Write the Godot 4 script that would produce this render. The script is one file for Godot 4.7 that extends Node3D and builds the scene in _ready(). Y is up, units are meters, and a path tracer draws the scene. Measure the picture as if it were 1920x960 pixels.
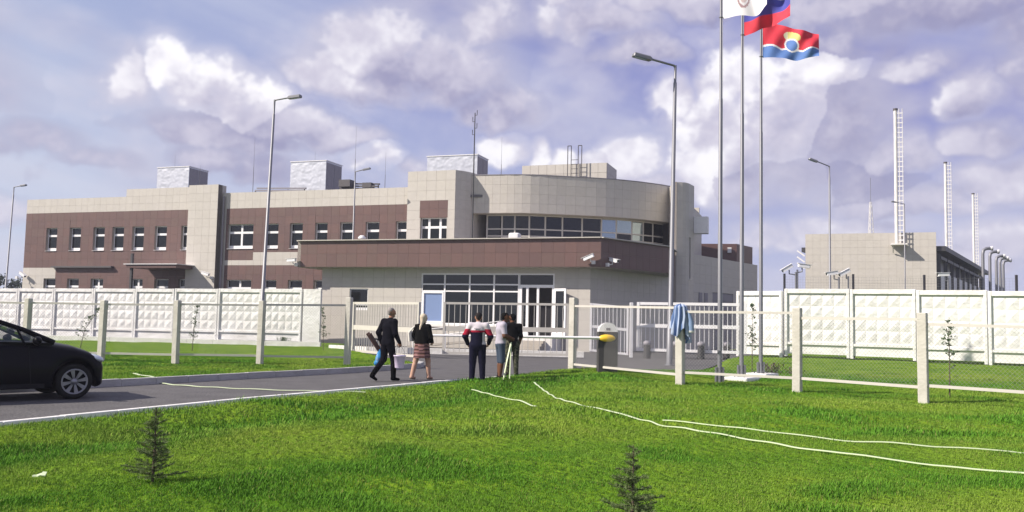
extends Node3D

var M := {}
var T := {}
var rng := RandomNumberGenerator.new()
var taken := {}
var sd_grid := PackedFloat32Array()
const SDN := 216
const SDC := 0.25
var fbm := FastNoiseLite.new()
var bumps := FastNoiseLite.new()

# ------------------------------------------------------------------ main
func _ready():
	rng.seed = 7
	setup_camera()
	setup_light()
	make_materials()
	make_ground()
	make_kerbs()
	make_office()
	make_roof_things()
	make_far_building()
	make_concrete_walls()
	make_front_fence()
	make_gates()
	make_barrier()
	make_lamp_posts()
	make_flags()
	make_cctv()
	make_car()
	make_people()
	make_plants()
	make_tapes()
	make_grass()

func setup_camera():
	var cam := Camera3D.new()
	cam.name = "camera"
	cam.fov = rad_to_deg(2.0 * atan(480.0 / 1700.0))
	cam.near = 0.1
	cam.far = 2500.0
	add_child(cam)
	cam.position = Vector3(0, 1.5, 0)
	cam.rotation_order = EULER_ORDER_YXZ
	cam.rotation_degrees = Vector3(4.24, 0, 1.2)
	cam.current = true

func setup_light():
	var sun := DirectionalLight3D.new()
	sun.name = "sun"
	sun.light_energy = 1.6
	sun.light_color = Color(1.0, 0.955, 0.9)
	sun.light_angular_distance = 0.55
	sun.shadow_enabled = true
	add_child(sun)
	var el := deg_to_rad(37.0)
	var dir := Vector3(0.955 * cos(el), -sin(el), -0.297 * cos(el))
	sun.look_at_from_position(Vector3.ZERO, dir, Vector3.UP)
	var we := WorldEnvironment.new()
	we.name = "world_environment"
	var env := Environment.new()
	env.background_mode = Environment.BG_SKY
	var sky := Sky.new()
	var sm := PanoramaSkyMaterial.new()
	sm.panorama = make_sky()
	sky.sky_material = sm
	env.sky = sky
	env.background_energy_multiplier = 0.86
	env.ambient_light_source = Environment.AMBIENT_SOURCE_SKY
	env.tonemap_mode = Environment.TONE_MAPPER_LINEAR
	env.tonemap_exposure = 1.45
	env.sdfgi_enabled = true
	env.ssao_enabled = true
	env.ssil_enabled = true
	env.fog_enabled = true
	env.fog_density = 0.0006
	env.fog_light_color = Color(0.86, 0.88, 0.96)
	we.environment = env
	add_child(we)

# ------------------------------------------------------------------ sky
# cumulus heaps: azimuth (right +), elevation, half width, half height, whiteness 0..1, softness
var heaps := []
var cn := FastNoiseLite.new()
var cn2 := FastNoiseLite.new()
var cn3 := FastNoiseLite.new()

func heap_density(az: float, el: float, list: Array) -> Vector2:
	# returns density and whiteness
	var best := -1.0
	var white := 0.8
	for h in list:
		var dx: float = (az - h[0]) / h[2]
		var dy: float = (el - h[1]) / h[3]
		if dy < 0.0:
			dy *= 1.7
		var d := 1.0 - dx * dx - dy * dy
		if d > best:
			best = d
			white = h[4]
	return Vector2(best, white)

func sky_pixel(az: float, el: float, list: Array) -> Color:
	var dirv := Vector3(sin(deg_to_rad(az)) * cos(deg_to_rad(el)), sin(deg_to_rad(el)), -cos(deg_to_rad(az)) * cos(deg_to_rad(el)))
	# clear air: lavender blue, paler near the horizon and towards the sun
	var up := clampf(el / 45.0, 0.0, 1.0)
	var sunward := clampf(0.5 - dirv.x * 0.80, 0.0, 1.0)
	var blue := Color(0.215, 0.225, 0.50).lerp(Color(0.13, 0.15, 0.38), up)
	var pale := Color(0.41, 0.49, 0.635)
	var c := blue.lerp(pale, clampf(0.9 - el / 15.0, 0.0, 0.9) * 0.5 + pow(sunward, 1.8) * 0.80)
	# thin high cloud in slanted streaks
	var q := Vector3(dirv.x * 2.4 + dirv.y * 4.0, dirv.y * 18.0 + dirv.x * 5.0, dirv.z * 2.0)
	var ci := cn2.get_noise_3d(q.x * 40.0, q.y * 40.0, q.z * 40.0) * 0.5 + 0.5
	ci = smoothstep(0.34, 0.80, ci)
	c = c.lerp(Color(0.56, 0.58, 0.68), ci * (0.34 + 0.40 * sunward))
	# veil of broken cloud behind the heaps
	var p := dirv * 1000.0
	var v := cn.get_noise_3d(p.x * 0.55 + 300.0, p.y * 1.1, p.z * 0.55) * 0.5 + 0.5
	var vl := cn.get_noise_3d(p.x * 0.55 + 291.0, p.y * 1.1 + 12.0, p.z * 0.55) * 0.5 + 0.5
	c = c.lerp(Color(0.34, 0.325, 0.46).lerp(Color(0.58, 0.555, 0.64), clampf(0.5 + (v - vl) * 3.0, 0.0, 1.0)), smoothstep(0.40, 0.72, v) * 0.60)
	# heaps with a cauliflower edge
	var n := cn.get_noise_3d(p.x, p.y * 1.25, p.z)
	var b := absf(cn3.get_noise_3d(p.x, p.y * 1.15, p.z))
	var h := heap_density(az + n * 2.2, el + n * 1.8, list)
	var d := h.x + n * 1.5 + 0.22 - b * 0.9
	c = c.lerp(Color(0.60, 0.585, 0.68).lerp(Color(0.27, 0.265, 0.41), clampf((0.85 - h.y) * 1.6, 0.0, 1.0)), smoothstep(-1.1, 0.5, h.x + n * 1.7 + 0.25 * v) * 0.60)
	if d > -0.4:
		var p2 := p + Vector3(-13.0, 13.0, 0.0)
		var n2 := cn.get_noise_3d(p2.x, p2.y * 1.25, p2.z)
		var b2 := absf(cn3.get_noise_3d(p2.x, p2.y * 1.15, p2.z))
		var h2 := heap_density(az - 0.75 + n2 * 2.2, el + 0.75 + n2 * 1.8, list)
		var d2 := h2.x + n2 * 1.5 + 0.22 - b2 * 0.9
		var h3 := heap_density(az - 2.4, el + 2.2, list)
		var lit := clampf(0.70 + (d - d2) * 0.34 - maxf(h3.x, -0.5) * 0.40, 0.0, 1.0)
		lit = lerpf(lit, 0.62, 0.30)
		var k := lit * (0.30 + 0.75 * h.y) * (0.93 + 0.40 * cn3.get_noise_3d(p.x * 0.7 + 90.0, p.y * 0.8, p.z * 0.7))
		var a := smoothstep(-0.18, lerpf(1.15, 0.50, smoothstep(0.35, 0.8, k)), d)
		var dark := Color(0.225, 0.22, 0.375)
		var mid := Color(0.52, 0.495, 0.60)
		var bright := Color(0.90, 0.88, 0.90)
		var cc := dark.lerp(mid, smoothstep(0.08, 0.50, k)).lerp(bright, smoothstep(0.44, 0.92, k))
		c = c.lerp(cc, a * 0.86)
	# haze at the horizon
	c = c.lerp(Color(0.60, 0.605, 0.69), clampf(1.0 - el / 13.0, 0.0, 1.0) * 0.45)
	return c

func make_sky() -> ImageTexture:
	cn.seed = 11
	cn.noise_type = FastNoiseLite.TYPE_SIMPLEX_SMOOTH
	cn.frequency = 0.0062
	cn.fractal_octaves = 6
	cn.fractal_gain = 0.52
	cn2.seed = 5
	cn3.seed = 23
	cn3.noise_type = FastNoiseLite.TYPE_SIMPLEX_SMOOTH
	cn3.frequency = 0.026
	cn3.fractal_octaves = 4
	cn3.fractal_gain = 0.6
	cn2.noise_type = FastNoiseLite.TYPE_SIMPLEX_SMOOTH
	cn2.frequency = 0.011
	cn2.fractal_octaves = 5
	var f := [
		# tall heap right of the flagpoles
		[14.6, 14.4, 2.6, 2.6, 1.0], [13.2, 11.4, 2.6, 3.4, 1.0], [16.8, 12.0, 4.4, 4.6, 0.82], [19.6, 11.2, 3.4, 4.2, 0.45], [18.8, 15.2, 2.6, 1.8, 0.9], [16.0, 8.4, 5.6, 2.0, 0.5], [11.6, 8.6, 2.0, 2.6, 0.9], [20.6, 8.6, 3.6, 1.8, 0.22],
		# left heap above the office
		[-21.2, 14.3, 2.0, 2.0, 1.0], [-19.2, 13.4, 2.6, 2.2, 1.0], [-16.6, 12.6, 3.0, 2.0, 0.9], [-13.6, 11.9, 3.4, 1.3, 0.55], [-23.6, 13.0, 1.3, 2.2, 0.7], [-10.6, 11.4, 2.6, 1.0, 0.5], [-18.0, 11.0, 5.0, 1.0, 0.35],
		# soft clouds above the roof and the top edge
		[-8.6, 17.0, 3.4, 2.2, 0.62], [-4.6, 15.4, 4.4, 2.6, 0.58], [-2.0, 18.6, 2.0, 2.0, 0.56], [-11.6, 15.0, 2.6, 1.3, 0.64], [-0.6, 13.6, 2.4, 1.6, 0.56],
		[5.2, 18.9, 4.2, 1.6, 0.64], [8.6, 17.2, 2.6, 1.2, 0.56], [3.0, 20.6, 3.0, 1.4, 0.56], [10.4, 20.2, 4.0, 1.6, 0.5],
		# grey mass in the upper right
		[25.6, 18.2, 5.6, 3.0, 0.30], [21.6, 19.4, 4.0, 2.0, 0.40], [29.6, 15.4, 3.0, 3.0, 0.42], [26.6, 13.2, 2.0, 1.6, 0.56], [24.2, 14.6, 2.2, 1.2, 0.5], [31.6, 19.0, 3.6, 3.0, 0.3],
		# low bank on the left
		[-28.4, 9.2, 2.6, 1.5, 0.30], [-25.6, 8.2, 2.6, 1.2, 0.28], [-18.2, 9.4, 2.2, 1.2, 0.30], [-15.6, 8.9, 1.9, 1.4, 0.26],
		# small heaps along the roofs
		[-8.6, 9.9, 1.5, 1.3, 1.0], [-6.9, 9.1, 1.2, 1.0, 0.5], [-0.4, 10.7, 1.5, 1.3, 0.9], [1.9, 10.6, 0.9, 1.1, 0.9], [3.6, 10.3, 0.9, 1.0, 1.0], [5.6, 10.2, 1.1, 1.0, 0.7], [7.6, 10.4, 1.9, 1.5, 0.85], [10.2, 13.9, 1.5, 1.7, 0.85], [8.8, 8.4, 2.4, 1.2, 0.7],
		# banded clouds low on the right
		[24.2, 7.4, 4.4, 1.2, 0.5], [29.0, 8.4, 3.0, 1.6, 0.6], [20.2, 5.9, 4.0, 1.0, 0.66], [15.2, 5.2, 3.0, 1.0, 0.62], [23.4, 10.2, 2.4, 1.3, 0.55], [29.6, 5.4, 3.6, 1.2, 0.66], [26.0, 4.4, 3.6, 0.9, 0.5], [27.6, 11.0, 2.2, 1.0, 0.5], [-30.4, 5.4, 3.0, 1.2, 0.5]]
	heaps = f.duplicate()
	var r := RandomNumberGenerator.new()
	r.seed = 21
	for i in 90:
		var az := r.randf_range(34.0, 326.0)
		if az > 180.0:
			az -= 360.0
		var el := r.randf_range(4.0, 55.0)
		var w := r.randf_range(2.0, 6.5) * (1.0 + el / 60.0)
		heaps.append([az, el, w, w * r.randf_range(0.45, 0.8), r.randf_range(0.3, 1.0)])
	for i in 10:
		var az := r.randf_range(-30.0, 30.0)
		var w := r.randf_range(4.0, 8.0)
		heaps.append([az, r.randf_range(27.0, 55.0), w, w * 0.6, r.randf_range(0.4, 1.0)])
	# whole sky at a coarse size
	var W := 1024
	var H := 512
	var img := Image.create(W, H, false, Image.FORMAT_RGBF)
	var below := Color(0.16, 0.17, 0.14)
	for y in H:
		var el := 90.0 - (y + 0.5) * 180.0 / H
		if el < -1.0:
			for x in W:
				img.set_pixel(x, y, below)
			continue
		var row := []
		for h in heaps:
			if absf(h[1] - el) < h[3] * 1.8 + 3.5:
				row.append(h)
		for x in W:
			var az := fposmod((x + 0.5) * 360.0 / W + 180.0, 360.0) - 180.0
			var near := []
			for h in row:
				if absf(h[0] - az) < h[2] * 1.6 + 4.0:
					near.append(h)
			img.set_pixel(x, y, sky_pixel(az, maxf(el, 0.0), near))
	img.resize(4096, 2048, Image.INTERPOLATE_CUBIC)
	# the part the camera looks at, finer
	for y in range(760, 1028):
		var el := 90.0 - (y + 0.5) * 180.0 / 2048.0
		var row := []
		for h in heaps:
			if absf(h[1] - el) < h[3] * 1.8 + 3.5:
				row.append(h)
		for i in range(-388, 388):
			var x := posmod(i, 4096)
			var az := (i + 0.5) * 360.0 / 4096.0
			var near := []
			for h in row:
				if absf(h[0] - az) < h[2] * 1.6 + 4.0:
					near.append(h)
			img.set_pixel(x, y, sky_pixel(az, maxf(el, 0.0), near))
	return ImageTexture.create_from_image(img)

# ------------------------------------------------------------------ helpers
func numbered(n: String) -> String:
	if not taken.has(n):
		taken[n] = 0
		return n
	taken[n] += 1
	return "%s_%03d" % [n, taken[n]]

func at(x: float, d: float, y := 0.0) -> Vector3:
	return Vector3(x, y, -d)

func st() -> SurfaceTool:
	var s := SurfaceTool.new()
	s.begin(Mesh.PRIMITIVE_TRIANGLES)
	s.set_smooth_group(-1)
	return s

func quad(s: SurfaceTool, a: Vector3, b: Vector3, c: Vector3, d: Vector3):
	s.add_vertex(a); s.add_vertex(b); s.add_vertex(c)
	s.add_vertex(a); s.add_vertex(c); s.add_vertex(d)

func tri(s: SurfaceTool, a: Vector3, b: Vector3, c: Vector3):
	s.add_vertex(a); s.add_vertex(b); s.add_vertex(c)

func box(s: SurfaceTool, c: Vector3, z: Vector3, b := Basis.IDENTITY):
	var x := b.x * z.x * 0.5
	var y := b.y * z.y * 0.5
	var w := b.z * z.z * 0.5
	quad(s, c + w - x + y, c + w + x + y, c + w + x - y, c + w - x - y)
	quad(s, c - w + x + y, c - w - x + y, c - w - x - y, c - w + x - y)
	quad(s, c + x + w + y, c + x - w + y, c + x - w - y, c + x + w - y)
	quad(s, c - x - w + y, c - x + w + y, c - x + w - y, c - x - w - y)
	quad(s, c + y - x - w, c + y + x - w, c + y + x + w, c + y - x + w)
	quad(s, c - y - x + w, c - y + x + w, c - y + x - w, c - y - x - w)

# box with its vertical edges and top edge cut
func cbox(s: SurfaceTool, c: Vector3, z: Vector3, e: float, b := Basis.IDENTITY):
	var hx := z.x * 0.5
	var hz := z.z * 0.5
	var ring := func(y: float, k: float) -> Array:
		var o := []
		var X := hx - k
		var Z := hz - k
		for p in [[X - e, Z], [X, Z - e], [X, -Z + e], [X - e, -Z], [-X + e, -Z], [-X, -Z + e], [-X, Z - e], [-X + e, Z]]:
			o.append(c + b * Vector3(p[0], y, p[1]))
		return o
	var r := [ring.call(-z.y * 0.5, 0.0), ring.call(z.y * 0.5 - e, 0.0), ring.call(z.y * 0.5, e * 0.8)]
	for i in 2:
		for k in 8:
			var k2 := (k + 1) % 8
			quad(s, r[i + 1][k2], r[i + 1][k], r[i][k], r[i][k2])
	for k in range(1, 7):
		tri(s, r[2][0], r[2][k + 1], r[2][k])
		tri(s, r[0][0], r[0][k], r[0][k + 1])

func bar(s: SurfaceTool, a: Vector3, b: Vector3, w: float, h: float, up := Vector3.UP):
	var x := (b - a)
	var l := x.length()
	x /= l
	var zz := x.cross(up)
	if zz.length() < 0.001:
		zz = x.cross(Vector3.RIGHT)
	zz = zz.normalized()
	var yy := zz.cross(x).normalized()
	box(s, (a + b) * 0.5, Vector3(l, h, w), Basis(x, yy, zz))

func tube(s: SurfaceTool, pts: Array, rad: Array, n := 8, cap := true):
	s.set_smooth_group(0)
	var rings := []
	var u := Vector3.ZERO
	for i in pts.size():
		var t: Vector3
		if i == 0:
			t = pts[1] - pts[0]
		elif i == pts.size() - 1:
			t = pts[i] - pts[i - 1]
		else:
			t = (pts[i + 1] - pts[i]).normalized() + (pts[i] - pts[i - 1]).normalized()
		t = t.normalized()
		if i == 0:
			u = t.cross(Vector3.UP)
			if u.length() < 0.05:
				u = t.cross(Vector3.RIGHT)
		u = (u - t * u.dot(t)).normalized()
		var v := t.cross(u)
		var ring := []
		var r: float = rad[mini(i, rad.size() - 1)]
		for k in n:
			var a := TAU * k / n
			ring.append(pts[i] + (u * cos(a) + v * sin(a)) * r)
		rings.append(ring)
	for i in pts.size() - 1:
		for k in n:
			var k2 := (k + 1) % n
			quad(s, rings[i + 1][k], rings[i + 1][k2], rings[i][k2], rings[i][k])
	s.set_smooth_group(-1)
	if cap:
		var e := pts.size() - 1
		for k in range(1, n - 1):
			tri(s, rings[e][0], rings[e][k + 1], rings[e][k])
			tri(s, rings[0][0], rings[0][k], rings[0][k + 1])

# lathe: profile of (radius, along) pairs round an axis
func lathe(s: SurfaceTool, o: Vector3, axis: Vector3, prof: Array, n := 16, smooth := true):
	var t := axis.normalized()
	var u := t.cross(Vector3.UP)
	if u.length() < 0.05:
		u = t.cross(Vector3.RIGHT)
	u = u.normalized()
	var v := t.cross(u)
	if smooth:
		s.set_smooth_group(0)
	for i in prof.size() - 1:
		for k in n:
			var a := TAU * k / n
			var a2 := TAU * (k + 1) / n
			var e := u * cos(a) + v * sin(a)
			var e2 := u * cos(a2) + v * sin(a2)
			var p0: Vector2 = prof[i]
			var p1: Vector2 = prof[i + 1]
			quad(s, o + t * p1.y + e * p1.x, o + t * p1.y + e2 * p1.x, o + t * p0.y + e2 * p0.x, o + t * p0.y + e * p0.x)
	s.set_smooth_group(-1)

func ball(s: SurfaceTool, c: Vector3, r: Vector3, n := 10, b := Basis.IDENTITY):
	s.set_smooth_group(0)
	for i in n:
		for k in n * 2:
			var q := []
			for o in [[i + 1, k], [i + 1, k + 1], [i, k + 1], [i, k]]:
				var th: float = PI * o[0] / n - PI / 2
				var ph: float = -PI * o[1] / n
				q.append(c + b * (Vector3(cos(th) * cos(ph), sin(th), cos(th) * sin(ph)) * r))
			quad(s, q[0], q[1], q[2], q[3])
	s.set_smooth_group(-1)

# upright prism over a polygon in (x, z)
func prism(s: SurfaceTool, poly: Array, y0: float, y1: float, caps := true):
	var pv := PackedVector2Array(poly)
	var area := 0.0
	for i in pv.size():
		var a := pv[i]
		var b := pv[(i + 1) % pv.size()]
		area += a.x * b.y - b.x * a.y
	if area < 0:
		pv.reverse()
	for i in pv.size():
		var a := pv[i]
		var b := pv[(i + 1) % pv.size()]
		quad(s, Vector3(b.x, y1, b.y), Vector3(a.x, y1, a.y), Vector3(a.x, y0, a.y), Vector3(b.x, y0, b.y))
	if caps:
		var ix := Geometry2D.triangulate_polygon(pv)
		for i in range(0, ix.size(), 3):
			var a := pv[ix[i]]
			var b := pv[ix[i + 1]]
			var c := pv[ix[i + 2]]
			if (b - a).cross(c - a) < 0:
				var tmp := b
				b = c
				c = tmp
			tri(s, Vector3(a.x, y1, a.y), Vector3(b.x, y1, b.y), Vector3(c.x, y1, c.y))
			tri(s, Vector3(a.x, y0, a.y), Vector3(c.x, y0, c.y), Vector3(b.x, y0, b.y))

func sheet(s: SurfaceTool, poly: Array, y: float):
	var pv := PackedVector2Array(poly)
	var ix := Geometry2D.triangulate_polygon(pv)
	for i in range(0, ix.size(), 3):
		var a := pv[ix[i]]
		var b := pv[ix[i + 1]]
		var c := pv[ix[i + 2]]
		# polygons are given as (x, depth); z = -depth
		if (b - a).cross(c - a) > 0:
			var tmp := b
			b = c
			c = tmp
		tri(s, Vector3(a.x, y, -a.y), Vector3(b.x, y, -b.y), Vector3(c.x, y, -c.y))

func obj(called: String, s: SurfaceTool, m: Material, parent: Node = self, x := Transform3D.IDENTITY) -> MeshInstance3D:
	s.generate_normals()
	var o := MeshInstance3D.new()
	o.name = numbered(called) if parent == self else called
	o.mesh = s.commit()
	o.material_override = m
	o.transform = x
	parent.add_child(o, true)
	return o

func inst(called: String, mesh: Mesh, m: Material, parent: Node, x: Transform3D) -> MeshInstance3D:
	var o := MeshInstance3D.new()
	o.name = called
	o.mesh = mesh
	o.material_override = m
	o.transform = x
	parent.add_child(o, true)
	return o

func tag(o: Node, label: String, category: String, group := "", kind := "") -> Node:
	if label: o.set_meta("label", label)
	if category: o.set_meta("category", category)
	if group: o.set_meta("group", group)
	if kind: o.set_meta("kind", kind)
	return o

func thing(called: String, label: String, category: String, pos := Vector3.ZERO, turn := 0.0, group := "") -> Node3D:
	var o := Node3D.new()
	o.name = numbered(called)
	add_child(o)
	o.position = pos
	o.rotation.y = turn
	tag(o, label, category, group)
	return o

func structure(o: Node) -> Node:
	o.set_meta("kind", "structure")
	return o

# ------------------------------------------------------------------ materials
func lin(r: float, g: float, b: float) -> Color:
	return Color(r, g, b).linear_to_srgb()

# two tones mixed by noise, with a sprinkle of grain
func tone_tex(key: String, size: int, freq: float, oct: int, c0: Color, c1: Color, sd: int, grain := 0.0) -> ImageTexture:
	if T.has(key):
		return T[key]
	var n := FastNoiseLite.new()
	n.seed = sd
	n.frequency = freq
	n.fractal_octaves = oct
	n.noise_type = FastNoiseLite.TYPE_SIMPLEX_SMOOTH
	var g := n.get_seamless_image(size, size)
	var img := Image.create(size, size, true, Image.FORMAT_RGB8)
	var r := RandomNumberGenerator.new()
	r.seed = sd + 1
	for y in size:
		for x in size:
			var c := c0.lerp(c1, g.get_pixel(x, y).r)
			var k := 1.0 + r.randf_range(-grain, grain)
			img.set_pixel(x, y, Color(c.r * k, c.g * k, c.b * k))
	img.generate_mipmaps()
	T[key] = ImageTexture.create_from_image(img)
	return T[key]

func bump_tex(key: String, size: int, freq: float, oct: int, sd: int, k: float) -> ImageTexture:
	if T.has(key):
		return T[key]
	var n := FastNoiseLite.new()
	n.seed = sd
	n.frequency = freq
	n.fractal_octaves = oct
	var g := n.get_seamless_image(size, size)
	g.convert(Image.FORMAT_RGBA8)
	g.bump_map_to_normal_map(k)
	T[key] = ImageTexture.create_from_image(g)
	return T[key]

func mat(key: String, c: Color, rough := 0.8, tex: Texture2D = null, scale := 1.0, nrm: Texture2D = null, nk := 0.4, metal := 0.0) -> StandardMaterial3D:
	var m := StandardMaterial3D.new()
	m.albedo_color = c
	m.roughness = rough
	m.metallic = metal
	m.uv1_triplanar = true
	m.uv1_world_triplanar = true
	m.uv1_scale = Vector3.ONE * scale
	if tex:
		m.albedo_texture = tex
	if nrm:
		m.normal_enabled = true
		m.normal_texture = nrm
		m.normal_scale = nk
	M[key] = m
	return m

func make_materials():
	var W := Color.WHITE
	var soft := tone_tex("soft", 256, 0.012, 4, Color(0.95, 0.95, 0.95), W, 3, 0.03)
	var stain := tone_tex("stain", 512, 0.006, 6, Color(0.88, 0.875, 0.86), W, 4, 0.03)
	var rough_n := bump_tex("rough_n", 256, 0.06, 4, 9, 6.0)
	# cladding: four tones of each ceramic tile
	var be := [Vector3(0.50, 0.475, 0.435), Vector3(0.49, 0.465, 0.425), Vector3(0.51, 0.485, 0.445), Vector3(0.495, 0.47, 0.435)]
	var br := [Vector3(0.124, 0.069, 0.063), Vector3(0.117, 0.066, 0.061), Vector3(0.133, 0.073, 0.065), Vector3(0.125, 0.074, 0.065)]
	for i in 4:
		mat("beige%d" % i, lin(be[i].x, be[i].y, be[i].z), 0.55, soft, 0.7)
		mat("brown%d" % i, lin(br[i].x, br[i].y, br[i].z), 0.5, soft, 0.7)
	mat("joint", lin(0.30, 0.27, 0.245), 0.9)
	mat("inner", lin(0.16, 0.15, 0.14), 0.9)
	mat("roofing", lin(0.14, 0.14, 0.15), 0.9, stain, 0.3)
	mat("white_frame", lin(0.78, 0.78, 0.80), 0.35)
	mat("white_metal", lin(0.72, 0.72, 0.74), 0.45, soft, 0.8)
	mat("white_paint", lin(0.78, 0.77, 0.76), 0.7, stain, 0.35)
	mat("concrete_white", lin(0.80, 0.805, 0.81), 0.8, stain, 0.22, rough_n, 0.25)
	mat("post", lin(0.56, 0.545, 0.50), 0.8, stain, 0.8, rough_n, 0.3)
	mat("fence_metal", lin(0.52, 0.50, 0.46), 0.55, soft, 1.0)
	mat("wire", lin(0.34, 0.34, 0.34), 0.5, null, 1.0, null, 0.0, 0.5)
	mat("galvanised", lin(0.21, 0.215, 0.24), 0.5, soft, 1.3, null, 0.0, 0.35)
	mat("silver_sheet", lin(0.56, 0.58, 0.64), 0.4, soft, 0.5, bump_tex("dents", 256, 0.012, 2, 31, 8.0), 0.3, 0.55)
	mat("dark_metal", lin(0.045, 0.045, 0.05), 0.5)
	mat("dark_grey", lin(0.075, 0.07, 0.075), 0.6, soft, 1.0)
	mat("mid_grey", lin(0.24, 0.23, 0.26), 0.6, soft, 1.0)
	mat("kerb", lin(0.42, 0.42, 0.42), 0.85, stain, 0.6, rough_n, 0.3)
	mat("kerb_white", lin(0.78, 0.78, 0.77), 0.8, stain, 0.9, rough_n, 0.2)
	mat("plinth", lin(0.42, 0.39, 0.35), 0.8, stain, 0.4)
	mat("asphalt", W, 0.88, tone_tex("asphalt", 512, 0.010, 5, Color(0.285, 0.28, 0.283), Color(0.345, 0.34, 0.343), 14, 0.11), 0.22, bump_tex("asphalt_n", 512, 0.11, 3, 15, 9.0), 0.2)
	var lw := mat("lawn", W, 0.95, tone_tex("lawn", 1024, 0.007, 6, Color(0.27, 0.41, 0.07), Color(0.46, 0.55, 0.15), 16, 0.16), 0.11, bump_tex("lawn_n", 512, 0.09, 4, 17, 10.0), 0.6)
	lw.metallic_specular = 0.15
	mat("earth", W, 0.95, tone_tex("earth", 512, 0.009, 5, Color(0.24, 0.30, 0.13), Color(0.36, 0.38, 0.20), 18, 0.1), 0.02)
	var g := mat("glass", Color(0.045, 0.06, 0.065, 0.72), 0.03)
	g.transparency = BaseMaterial3D.TRANSPARENCY_ALPHA
	g = mat("glass_clear", Color(0.20, 0.30, 0.30, 0.35), 0.03)
	g.transparency = BaseMaterial3D.TRANSPARENCY_ALPHA
	g = mat("glass_film", Color(0.50, 0.58, 0.74, 0.88), 0.12)
	g.transparency = BaseMaterial3D.TRANSPARENCY_ALPHA
	g = mat("glass_mirror", Color(0.62, 0.68, 0.70), 0.04, null, 1.0, null, 0.0, 0.75)
	mat("cabinet", lin(0.04, 0.038, 0.04), 0.55, soft, 1.0)
	mat("yellow", lin(0.78, 0.50, 0.03), 0.4)
	mat("tape", lin(0.55, 0.64, 0.42), 0.5)
	mat("denim", lin(0.20, 0.29, 0.46), 0.9, soft, 4.0)
	mat("bark", lin(0.09, 0.07, 0.05), 0.9, stain, 3.0)
	for p in [["leaf", Color(0.05, 0.09, 0.035)], ["needle", Color(0.105, 0.15, 0.05)], ["far_leaf", Color(0.025, 0.042, 0.028)]]:
		var l := mat(p[0], lin(p[1].r, p[1].g, p[1].b), 0.8)
		l.backlight_enabled = true
		l.backlight = lin(p[1].r * 0.6, p[1].g * 0.6, p[1].b * 0.4)
	var v := mat("vertex", W, 0.85)
	v.vertex_color_use_as_albedo = true
	v = mat("cloth", W, 0.9, tone_tex("weave", 256, 0.2, 2, Color(0.88, 0.88, 0.88), W, 41, 0.04), 3.0)
	v.vertex_color_use_as_albedo = true
	v.metallic_specular = 0.1
	v = mat("flag", W, 0.8)
	v.vertex_color_use_as_albedo = true
	v.backlight_enabled = true
	v.backlight = Color(0.35, 0.35, 0.35)
	v = mat("blade", W, 0.9)
	v.metallic_specular = 0.2
	v.vertex_color_use_as_albedo = true
	v.backlight_enabled = true
	v.backlight = lin(0.04, 0.07, 0.01)
	var car := mat("car_paint", lin(0.004, 0.004, 0.006), 0.3)
	car.metallic_specular = 0.12
	car.clearcoat_enabled = true
	car.clearcoat = 0.16
	car.clearcoat_roughness = 0.05
	mat("rubber", lin(0.018, 0.018, 0.018), 0.85).metallic_specular = 0.2
	mat("rim", lin(0.25, 0.255, 0.28), 0.35, null, 1.0, null, 0.0, 0.6)
	mat("plastic_black", lin(0.015, 0.015, 0.017), 0.7).metallic_specular = 0.2
	var hl := mat("headlight", Color(0.75, 0.78, 0.82), 0.08)
	hl.metallic = 0.4
	mat("bucket", lin(0.62, 0.55, 0.72), 0.4)
	mat("bag_blue", lin(0.06, 0.26, 0.55), 0.3)
	mat("bag_white", lin(0.62, 0.60, 0.55), 0.7)
	mat("wood_brown", lin(0.10, 0.05, 0.04), 0.6, stain, 3.0)
	mat("red_paint", lin(0.5, 0.06, 0.05), 0.5)

# ------------------------------------------------------------------ ground
# road edge on the near side, then round the mound to the inner gate; back along the far kerb
var road_near := [Vector2(-19.0, -12.0), Vector2(-12.9, 0.0), Vector2(-6.79, 12.26), Vector2(-4.82, 16.6), Vector2(-3.28, 19.5), Vector2(-1.65, 22.67), Vector2(-0.9, 24.0),
	Vector2(0.1, 25.5), Vector2(1.3, 27.0), Vector2(2.7, 28.3), Vector2(4.6, 29.4), Vector2(6.4, 31.2), Vector2(7.8, 35.0), Vector2(9.3, 40.0), Vector2(11.2, 44.9)]
var road_far := [Vector2(-3.3, 31.6), Vector2(-2.95, 30.6), Vector2(-2.95, 29.4), Vector2(-4.6, 25.8), Vector2(-6.97, 21.7), Vector2(-8.7, 18.6), Vector2(-20.5, -1.0), Vector2(-27.0, -12.0)]
var road_poly := []

func dist_poly(p: Vector2, poly: Array) -> float:
	var best := 1e9
	var inside := false
	var j := poly.size() - 1
	for i in poly.size():
		var a: Vector2 = poly[i]
		var b: Vector2 = poly[j]
		if ((a.y > p.y) != (b.y > p.y)) and (p.x < (b.x - a.x) * (p.y - a.y) / (b.y - a.y) + a.x):
			inside = not inside
		var e := b - a
		var w := p - a
		var t := clampf(w.dot(e) / e.length_squared(), 0.0, 1.0)
		best = minf(best, (w - e * t).length_squared())
		j = i
	return -sqrt(best) if inside else sqrt(best)

func sd(x: float, d: float) -> float:
	var fx := clampf((x + 27.0) / SDC, 0.0, SDN - 1.001)
	var fy := clampf((d + 0.0) / SDC, 0.0, SDN - 1.001)
	var i := int(fx)
	var j := int(fy)
	var u := fx - i
	var v := fy - j
	var k := j * SDN + i
	return lerpf(lerpf(sd_grid[k], sd_grid[k + 1], u), lerpf(sd_grid[k + SDN], sd_grid[k + SDN + 1], u), v)

func near_side(x: float, d: float) -> bool:
	# the lawn between the road and the camera
	return x > -19.0 + (d + 12.0) * 0.503 if d < 24.0 else x > -0.9

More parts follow.
